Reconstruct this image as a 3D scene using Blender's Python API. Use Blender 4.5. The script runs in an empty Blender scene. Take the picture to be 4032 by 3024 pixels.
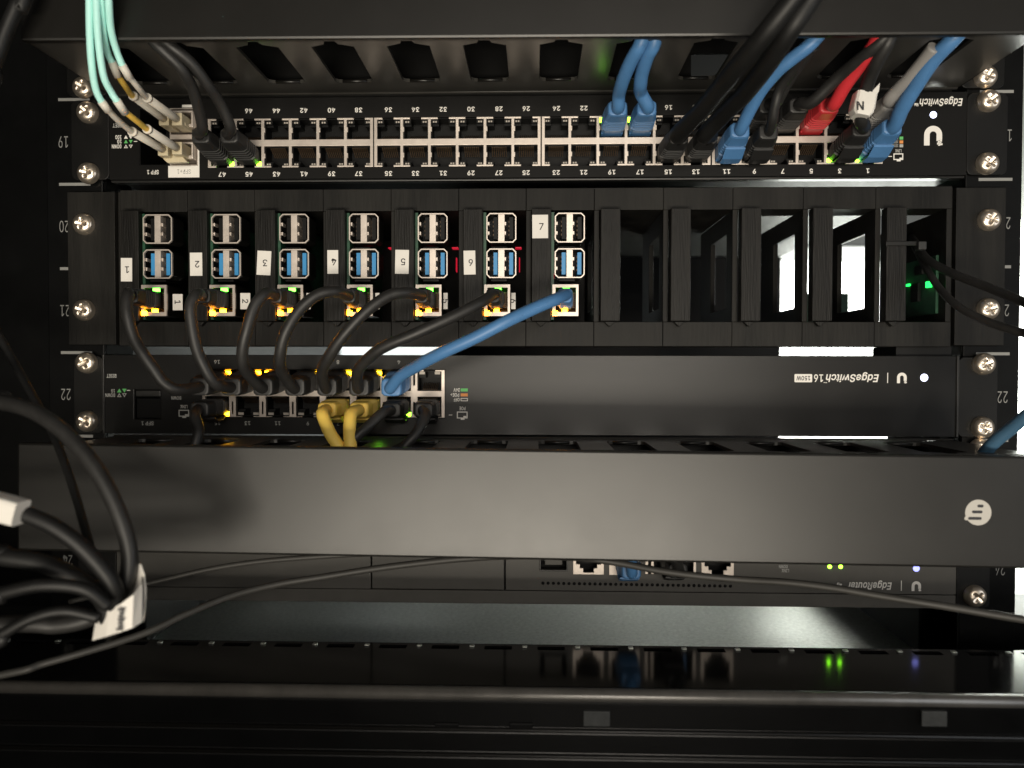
import bpy, bmesh, math, random
from mathutils import Vector, Matrix
rnd = random.Random(7)
sc = bpy.context.scene

# ------------------------------------------------------------------ space
# Rack space in millimetres: X to the picture's right, Y down the picture, D out of the rack.
# The picture was taken upside down: down the picture is up in the room.
Z0 = 1.55
def W(X, Y, D): return Vector((-X * 1e-3, -D * 1e-3, Z0 + Y * 1e-3))
FPX = 3030.0
CAM = (4.33, 96.39, -401.69)
ax, ay, az = (math.radians(v) for v in (1.229, 1.699, 0.107))
RM = Matrix.Rotation(az, 3, 'Z') @ Matrix.Rotation(ax, 3, 'X') @ Matrix.Rotation(ay, 3, 'Y')
RT = RM.transposed()
def at(px, py, D=0.0):
    d = RT @ Vector(((px - 2016) / FPX, (py - 1512) / FPX, 1.0))
    t = (-D - CAM[2]) / d.z
    return (CAM[0] + t * d.x, CAM[1] + t * d.y, D)

# ------------------------------------------------------------------ camera
cd = bpy.data.cameras.new('camera'); cam = bpy.data.objects.new('camera', cd)
sc.collection.objects.link(cam); sc.camera = cam
def M3(v): return Vector((-v[0], v[2], v[1]))
r_, d_, f_ = (M3(RT @ Vector(v)) for v in ((1, 0, 0), (0, 1, 0), (0, 0, 1)))
cam.matrix_world = Matrix(((r_.x, -d_.x, -f_.x, 0), (r_.y, -d_.y, -f_.y, 0), (r_.z, -d_.z, -f_.z, 0), (0, 0, 0, 1)))
cam.location = W(CAM[0], CAM[1], -CAM[2])
cd.sensor_width = 36; cd.lens = FPX * 36 / 4032; cd.clip_start = 0.01; cd.clip_end = 50
cd.dof.use_dof = True; cd.dof.focus_distance = 0.392; cd.dof.aperture_fstop = 8.0

# ------------------------------------------------------------------ light
wd = bpy.data.worlds.new('World'); sc.world = wd; wd.use_nodes = True
wd.node_tree.nodes['Background'].inputs[0].default_value = (1, 0.94, 0.86, 1)
wd.node_tree.nodes['Background'].inputs[1].default_value = 0.05
def lamp(name, pos, aim, w, h, power, col, spot=None, blend=.5):
    l = bpy.data.lights.new(name, 'SPOT' if spot else 'AREA'); l.energy = power; l.color = col
    if spot: l.spot_size = math.radians(spot); l.spot_blend = blend; l.shadow_soft_size = w * 1e-3
    else: l.shape = 'RECTANGLE'; l.size = w * 1e-3; l.size_y = h * 1e-3
    o = bpy.data.objects.new(name, l); sc.collection.objects.link(o)
    o.location = W(*pos); o.rotation_euler = (W(*aim) - W(*pos)).to_track_quat('-Z', 'Y').to_euler()
    return o
lamp('ceiling_lamp', (-20, 590, 1500), (0, 130, 0), 950, 260, 20.5, (1, .91, .76))
lamp('room_lamp', (200, -150, 1800), (0, 90, 0), 700, 260, 7.8, (1, .92, .81))
lamp('rear_lamp', (740, 170, -690), (700, 0, -1050), 760, 480, 52, (.96, 1, .93))
lamp('right_daylight', (1000, 60, 620), (240, 20, 0), 420, 600, 1.6, (.92, .96, 1))
lamp('rear_side_lamp', (-560, 260, -700), (-560, 40, -1050), 500, 300, 3, (.86, .95, 1))
sc.view_settings.view_transform = 'Standard'; sc.view_settings.look = 'None'
sc.view_settings.exposure = 0; sc.view_settings.gamma = 1
sc.cycles.use_denoising = True; sc.cycles.max_bounces = 6; sc.cycles.sample_clamp_indirect = 25

# ------------------------------------------------------------------ materials
def mat(name, col, rough=.5, metal=0.0, spec=.5, bump=0, bscale=900, vary=0, vscale=60, emit=None, es=0, stretch=None, trans=0, coat=0, tint2=None):
    m = bpy.data.materials.new(name); m.use_nodes = True; nt = m.node_tree; N = nt.nodes; L = nt.links
    p = N['Principled BSDF']
    p.inputs['Base Color'].default_value = (*col, 1); p.inputs['Roughness'].default_value = rough
    p.inputs['Metallic'].default_value = metal; p.inputs['Specular IOR Level'].default_value = spec
    if trans: p.inputs['Transmission Weight'].default_value = trans
    if coat: p.inputs['Coat Weight'].default_value = coat; p.inputs['Coat Roughness'].default_value = .25
    tc = N.new('ShaderNodeTexCoord'); mp = N.new('ShaderNodeMapping')
    L.new(tc.outputs['Object'], mp.inputs['Vector'])
    if stretch: mp.inputs['Scale'].default_value = stretch
    if bump:
        n = N.new('ShaderNodeTexNoise'); n.inputs['Scale'].default_value = bscale; n.inputs['Detail'].default_value = 3
        b = N.new('ShaderNodeBump'); b.inputs['Strength'].default_value = bump; b.inputs['Distance'].default_value = .0003
        L.new(mp.outputs[0], n.inputs['Vector']); L.new(n.outputs['Fac'], b.inputs['Height']); L.new(b.outputs[0], p.inputs['Normal'])
    if vary:
        n = N.new('ShaderNodeTexNoise'); n.inputs['Scale'].default_value = vscale; n.inputs['Detail'].default_value = 6; n.inputs['Roughness'].default_value = .7
        cr = N.new('ShaderNodeValToRGB'); t2 = tint2 or tuple(min(1, c * (1 + vary)) for c in col)
        cr.color_ramp.elements[0].position = .35; cr.color_ramp.elements[0].color = (*[c * (1 - min(.8, vary * .5)) for c in col], 1)
        cr.color_ramp.elements[1].position = .72; cr.color_ramp.elements[1].color = (*t2, 1)
        L.new(mp.outputs[0], n.inputs['Vector']); L.new(n.outputs['Fac'], cr.inputs[0]); L.new(cr.outputs[0], p.inputs['Base Color'])
        mr = N.new('ShaderNodeMapRange'); mr.inputs['To Min'].default_value = max(.05, rough - .06); mr.inputs['To Max'].default_value = rough + .08
        L.new(n.outputs['Fac'], mr.inputs[0]); L.new(mr.outputs[0], p.inputs['Roughness'])
    if emit: p.inputs['Emission Color'].default_value = (*emit, 1); p.inputs['Emission Strength'].default_value = es
    return m
K = {}
K['powder'] = mat('black powder coat', (.004, .004, .0038), .42, spec=.25, bump=.25, bscale=2600, vary=.3, vscale=25)
K['gloss'] = mat('glossy black paint', (.004, .004, .0042), .09, spec=.35, bump=.004, bscale=300, vary=.3, vscale=14)
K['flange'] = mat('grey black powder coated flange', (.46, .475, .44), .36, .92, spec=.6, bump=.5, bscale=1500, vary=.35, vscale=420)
K['duct'] = mat('black duct plastic', (.010, .010, .0095), .3, bump=.05, bscale=60, vary=.3, vscale=20)
K['duct_wall'] = mat('slotted duct wall', (.040, .0385, .035), .32, spec=.6, bump=.05, bscale=60, vary=.35, vscale=24)
K['cutout_grey'] = mat('grey of lit cutout', (.075, .078, .076), .55, bump=.3, bscale=1500, vary=.3, vscale=300)  # colour of the lit surface seen through the beam's cutouts
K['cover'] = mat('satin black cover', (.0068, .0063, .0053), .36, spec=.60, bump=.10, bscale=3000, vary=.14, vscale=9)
K['face_dark'] = mat('matt black faceplate', (.004, .0038, .0036), .5, spec=.18, bump=.08, bscale=3000, vary=.2, vscale=12)
K['router_face'] = mat('dark grey router front', (.085, .081, .073), .42, spec=.4, bump=.1, bscale=3000, vary=.1)
K['edge'] = mat('rounded edge with painted highlight', (.17, .16, .145), .32, .35, spec=1.0, coat=.5, bump=.1, bscale=900, vary=.3, vscale=60)  # highlight of the roof's front edge, put into a lighter colour
K['face'] = mat('black faceplate', (.0035, .0033, .003), .29, spec=.46, bump=.10, bscale=3000, vary=.2, vscale=12)
K['rail'] = mat('black rail paint', (.003, .0032, .0033), .38, spec=.14, bump=.1, bscale=2000, vary=.2)
K['print'] = mat('black printed plastic', (.0085, .008, .007), .52, spec=.22, bump=.35, bscale=700, vary=1.0, vscale=70, stretch=(1, 1, .12))
K['tab'] = mat('black layered plastic', (.0065, .006, .0052), .44, spec=.22, bump=.6, bscale=1500, vary=1.1, vscale=240, stretch=(1, 1, .05))
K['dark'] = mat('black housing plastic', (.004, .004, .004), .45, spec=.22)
K['steel'] = mat('nickel screw', (.90, .78, .64), .30, .92, bump=.1, bscale=500)
K['tin'] = mat('tinned port shield', (.66, .585, .52), .38, .55, bump=.08, bscale=900, vary=.12, vscale=200)
K['gold'] = mat('gold contact', (.13, .085, .05), .45, .5)
K['print_white'] = mat('white print', (.84, .81, .76), .6)
K['print_grey'] = mat('grey print', (.42, .42, .40), .6)
K['mark_grey'] = mat('faded rail print', (.27, .27, .26), .6)
K['print_green'] = mat('green print', (.12, .5, .14), .6)
K['print_orange'] = mat('orange print', (.75, .28, .07), .6)
K['ink'] = mat('black ink', (.02, .02, .025), .6)
K['paper'] = mat('white label tape', (.78, .75, .70), .55, vary=.06, vscale=90)
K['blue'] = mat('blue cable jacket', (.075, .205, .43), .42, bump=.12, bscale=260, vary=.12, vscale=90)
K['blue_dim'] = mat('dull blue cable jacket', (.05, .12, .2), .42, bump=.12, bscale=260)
K['red'] = mat('red cable jacket', (.62, .035, .045), .4, bump=.15, bscale=260, vary=.1)
K['yellow'] = mat('yellow cable jacket', (1, .68, .135), .5, bump=.12, bscale=260, vary=.08)
K['grey'] = mat('grey cable jacket', (.30, .29, .28), .5, bump=.1, bscale=260)
K['black'] = mat('black cable jacket', (.018, .0175, .017), .48, bump=.25, bscale=230, vary=.4, vscale=90)
K['black_dim'] = mat('matt black cable jacket', (.007, .007, .007), .5, spec=.4, bump=.25, bscale=230, vary=.4, vscale=90)
K['wire'] = mat('dusty black wire', (.045, .043, .039), .5, bump=.15, bscale=300, vary=.2)
K['boot'] = mat('black rubber boot', (.016, .016, .016), .5, bump=.2, bscale=400)
K['aqua'] = mat('aqua fibre jacket', (.52, .95, .88), .5, bump=.08, bscale=300)
K['ivory'] = mat('white fibre boot', (.72, .68, .60), .5, bump=.08, bscale=300)
K['amber'] = mat('yellow fibre sleeve', (.9, .6, .11), .5)
K['beige'] = mat('beige connector', (.58, .50, .34), .4, vary=.15)
K['usb_blue'] = mat('blue usb tongue', (.04, .27, .58), .4)
K['pcb'] = mat('green circuit board', (.012, .06, .03), .4, vary=.6, vscale=300)
K['wall'] = mat('white painted wall', (.8, .8, .79), .8, bump=.1, bscale=200, vary=.03)
def led(n, c, s): K[n] = mat(n.replace('_', ' '), tuple(min(1, x) for x in c), .3, emit=c, es=s)
led('led_green', (.26, 1, .02), 16); led('led_lime', (.10, 1, .04), 12)
led('led_amber', (1, .30, .004), 80); led('led_yellow', (1, .52, .008), 34)
K['beam'] = mat('black beam paint', (.004, .0041, .0041), .30, spec=.35, bump=.1, bscale=2000, vary=.2)
led('led_white', (.72, .76, 1), 3.2); led('led_board', (.02, 1, .12), 2.6)
led('led_violet', (.30, .32, 1), 2.2); led('led_red', (1, .02, .06), .4)
K['emblem'] = mat('grey white emblem print', (.50, .48, .44), .6)
K['led_off'] = mat('unlit light window', (.45, .41, .36), .35)

# ------------------------------------------------------------------ builders
ORG = {}
class MB:
    def __init__(s): s.v = []; s.f = []; s.m = []; s.sm = []
    def add(s, vs, fs, mi=0, smooth=False):
        b = len(s.v); s.v += vs; s.f += [tuple(b + i for i in f) for f in fs]; s.m += [mi] * len(fs); s.sm += [smooth] * len(fs); return s
    def box(s, x0, x1, y0, y1, d0, d1, mi=0):
        vs = [(x, y, d) for d in (d0, d1) for y in (y0, y1) for x in (x0, x1)]
        return s.add(vs, [(0, 1, 3, 2), (4, 6, 7, 5), (0, 4, 5, 1), (2, 3, 7, 6), (0, 2, 6, 4), (1, 5, 7, 3)], mi)
    def cbox(s, c, sz, mi=0):
        return s.box(c[0] - sz[0] / 2, c[0] + sz[0] / 2, c[1] - sz[1] / 2, c[1] + sz[1] / 2, c[2] - sz[2] / 2, c[2] + sz[2] / 2, mi)
    def poly(s, pts, d0, d1, mi=0):
        n = len(pts); vs = [(x, y, d0) for x, y in pts] + [(x, y, d1) for x, y in pts]
        return s.add(vs, [tuple(range(n)), tuple(range(n, 2 * n))] + [(i, (i + 1) % n, n + (i + 1) % n, n + i) for i in range(n)], mi)
    def sheet(s, plus, minus, d0, d1, mi=0):
        xs = sorted({x for r in plus + minus for x in r[:2]}); ys = sorted({y for r in plus + minus for y in r[2:]})
        ins = lambda rs, x, y: any(r[0] < x < r[1] and r[2] < y < r[3] for r in rs)
        keep = {(i, j) for i in range(len(xs) - 1) for j in range(len(ys) - 1)
                if ins(plus, (xs[i] + xs[i + 1]) / 2, (ys[j] + ys[j + 1]) / 2) and not ins(minus, (xs[i] + xs[i + 1]) / 2, (ys[j] + ys[j + 1]) / 2)}
        ids = {}; vs = []; fs = []
        def V(i, j, k):
            if (i, j, k) not in ids: ids[i, j, k] = len(vs); vs.append((xs[i], ys[j], (d0, d1)[k]))
            return ids[i, j, k]
        for i, j in keep:
            for k in (0, 1): fs.append((V(i, j, k), V(i + 1, j, k), V(i + 1, j + 1, k), V(i, j + 1, k)))
            for di, dj, a, b in ((-1, 0, (i, j), (i, j + 1)), (1, 0, (i + 1, j), (i + 1, j + 1)), (0, -1, (i, j), (i + 1, j)), (0, 1, (i, j + 1), (i + 1, j + 1))):
                if (i + di, j + dj) not in keep: fs.append((V(*a, 0), V(*b, 0), V(*b, 1), V(*a, 1)))
        return s.add(vs, fs, mi)
    def tube(s, pts, r, seg=12, sub=8, mi=0, smooth=True, taper=None):
        P = [Vector(p) for p in pts]; Q = []
        if len(P) > 2 and sub > 1:
            E = [P[0] * 2 - P[1]] + P + [P[-1] * 2 - P[-2]]
            for i in range(1, len(E) - 2):
                a, b, c, d = E[i - 1:i + 3]
                for k in range(sub):
                    t = k / sub
                    Q.append(.5 * ((2 * b) + (c - a) * t + (2 * a - 5 * b + 4 * c - d) * t * t + (3 * b - a - 3 * c + d) * t ** 3))
            Q.append(P[-1])
        else: Q = P
        vs = []; fs = []; n = len(Q); up = None
        for i, q in enumerate(Q):
            t = (Q[min(i + 1, n - 1)] - Q[max(i - 1, 0)]).normalized()
            if up is None: up = t.orthogonal().normalized()
            up = (up - t * up.dot(t)).normalized(); sd = t.cross(up)
            rr = r if taper is None else r + (taper - r) * i / max(1, n - 1)
            for k in range(seg):
                a = 2 * math.pi * k / seg
                vs.append(tuple(q + (up * math.cos(a) + sd * math.sin(a)) * rr))
        for i in range(n - 1):
            for k in range(seg):
                fs.append((i * seg + k, i * seg + (k + 1) % seg, (i + 1) * seg + (k + 1) % seg, (i + 1) * seg + k))
        b = len(s.f); s.add(vs, fs, mi, smooth); o = len(s.v) - len(vs)
        s.f += [tuple(range(o, o + seg)), tuple(range(o + (n - 1) * seg, o + n * seg))]; s.m += [mi] * 2; s.sm += [False] * 2
        return s
    def loft(s, secs, mi=0, n=20, p=5.0, smooth=False):
        """secs: (centre, half width along u, half height along v, u, v) superellipse rings"""
        vs = []; fs = []
        for c, hw, hh, u, v in secs:
            for k in range(n):
                a = 2 * math.pi * k / n; ca, sa = math.cos(a), math.sin(a)
                q = (abs(ca) ** p + abs(sa) ** p) ** (-1 / p)
                vs.append(tuple(Vector(c) + Vector(u) * hw * ca * q + Vector(v) * hh * sa * q))
        for i in range(len(secs) - 1):
            for k in range(n): fs.append((i * n + k, i * n + (k + 1) % n, (i + 1) * n + (k + 1) % n, (i + 1) * n + k))
        fs += [tuple(range(n)), tuple(range((len(secs) - 1) * n, len(secs) * n))]
        return s.add(vs, fs, mi, smooth)
    def lathe(s, c, prof, seg=20, mi=0, smooth=True):
        """prof: (radius, D) pairs round an axis along D"""
        vs = [(c[0] + r * math.cos(2 * math.pi * k / seg), c[1] + r * math.sin(2 * math.pi * k / seg), c[2] + d) for r, d in prof for k in range(seg)]
        fs = [(i * seg + k, i * seg + (k + 1) % seg, (i + 1) * seg + (k + 1) % seg, (i + 1) * seg + k) for i in range(len(prof) - 1) for k in range(seg)]
        fs += [tuple(range(seg)), tuple(range((len(prof) - 1) * seg, len(prof) * seg))]
        return s.add(vs, fs, mi, smooth)
    def mesh(s, name, mats, o=(0, 0, 0)):
        me = bpy.data.meshes.new(name); w0 = W(*o)
        me.from_pydata([W(*v) - w0 for v in s.v], [], s.f)
        for m in (mats if isinstance(mats, (list, tuple)) else [mats]): me.materials.append(m if not isinstance(m, str) else K[m])
        for p, mi, sm in zip(me.polygons, s.m, s.sm): p.material_index = mi; p.use_smooth = sm
        bm = bmesh.new(); bm.from_mesh(me); bmesh.ops.recalc_face_normals(bm, faces=bm.faces); bm.to_mesh(me); bm.free()
        return me
    def build(s, name, mats, parent=None, o=None, bevel=0):
        if parent is not None: o = ORG[parent.name]
        elif o is None: o = tuple(sum(v[i] for v in s.v) / len(s.v) for i in range(3))
        ob = bpy.data.objects.new(name, s.mesh(name, mats, o)); sc.collection.objects.link(ob)
        if parent is not None: ob.parent = parent
        else: ob.location = W(*o)
        ORG[ob.name] = o
        if bevel:
            b = ob.modifiers.new('bevel', 'BEVEL'); b.width = bevel * 1e-3; b.segments = 2; b.limit_method = 'ANGLE'; b.angle_limit = math.radians(40); b.harden_normals = False
        return ob
def tag(o, label, cat, group=None, kind=None):
    o['label'] = label; o['category'] = cat
    if group: o['group'] = group
    if kind: o['kind'] = kind
    return o
def thing(name, label, cat, o, group=None):
    e = bpy.data.objects.new(name, None); sc.collection.objects.link(e); e.location = W(*o); e.empty_display_size = .01
    ORG[e.name] = tuple(o); return tag(e, label, cat, group)
def inst(name, me, pos, parent, flip=False):
    ob = bpy.data.objects.new(name, me); sc.collection.objects.link(ob); ob.parent = parent
    ob.location = W(*pos) - W(*ORG[parent.name]); ORG[ob.name] = tuple(pos)
    if flip: ob.rotation_euler = (0, math.pi, 0)
    return ob
def copy_thing(src, pos, label):
    c = src.copy(); sc.collection.objects.link(c); c.location = W(*pos); c['label'] = label; ORG[c.name] = tuple(pos)
    def rec(a, b):
        for ch in list(a.children):
            k = ch.copy(); sc.collection.objects.link(k); k.parent = b; ORG[k.name] = tuple(pos); rec(ch, k)
    rec(src, c); return c
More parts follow.
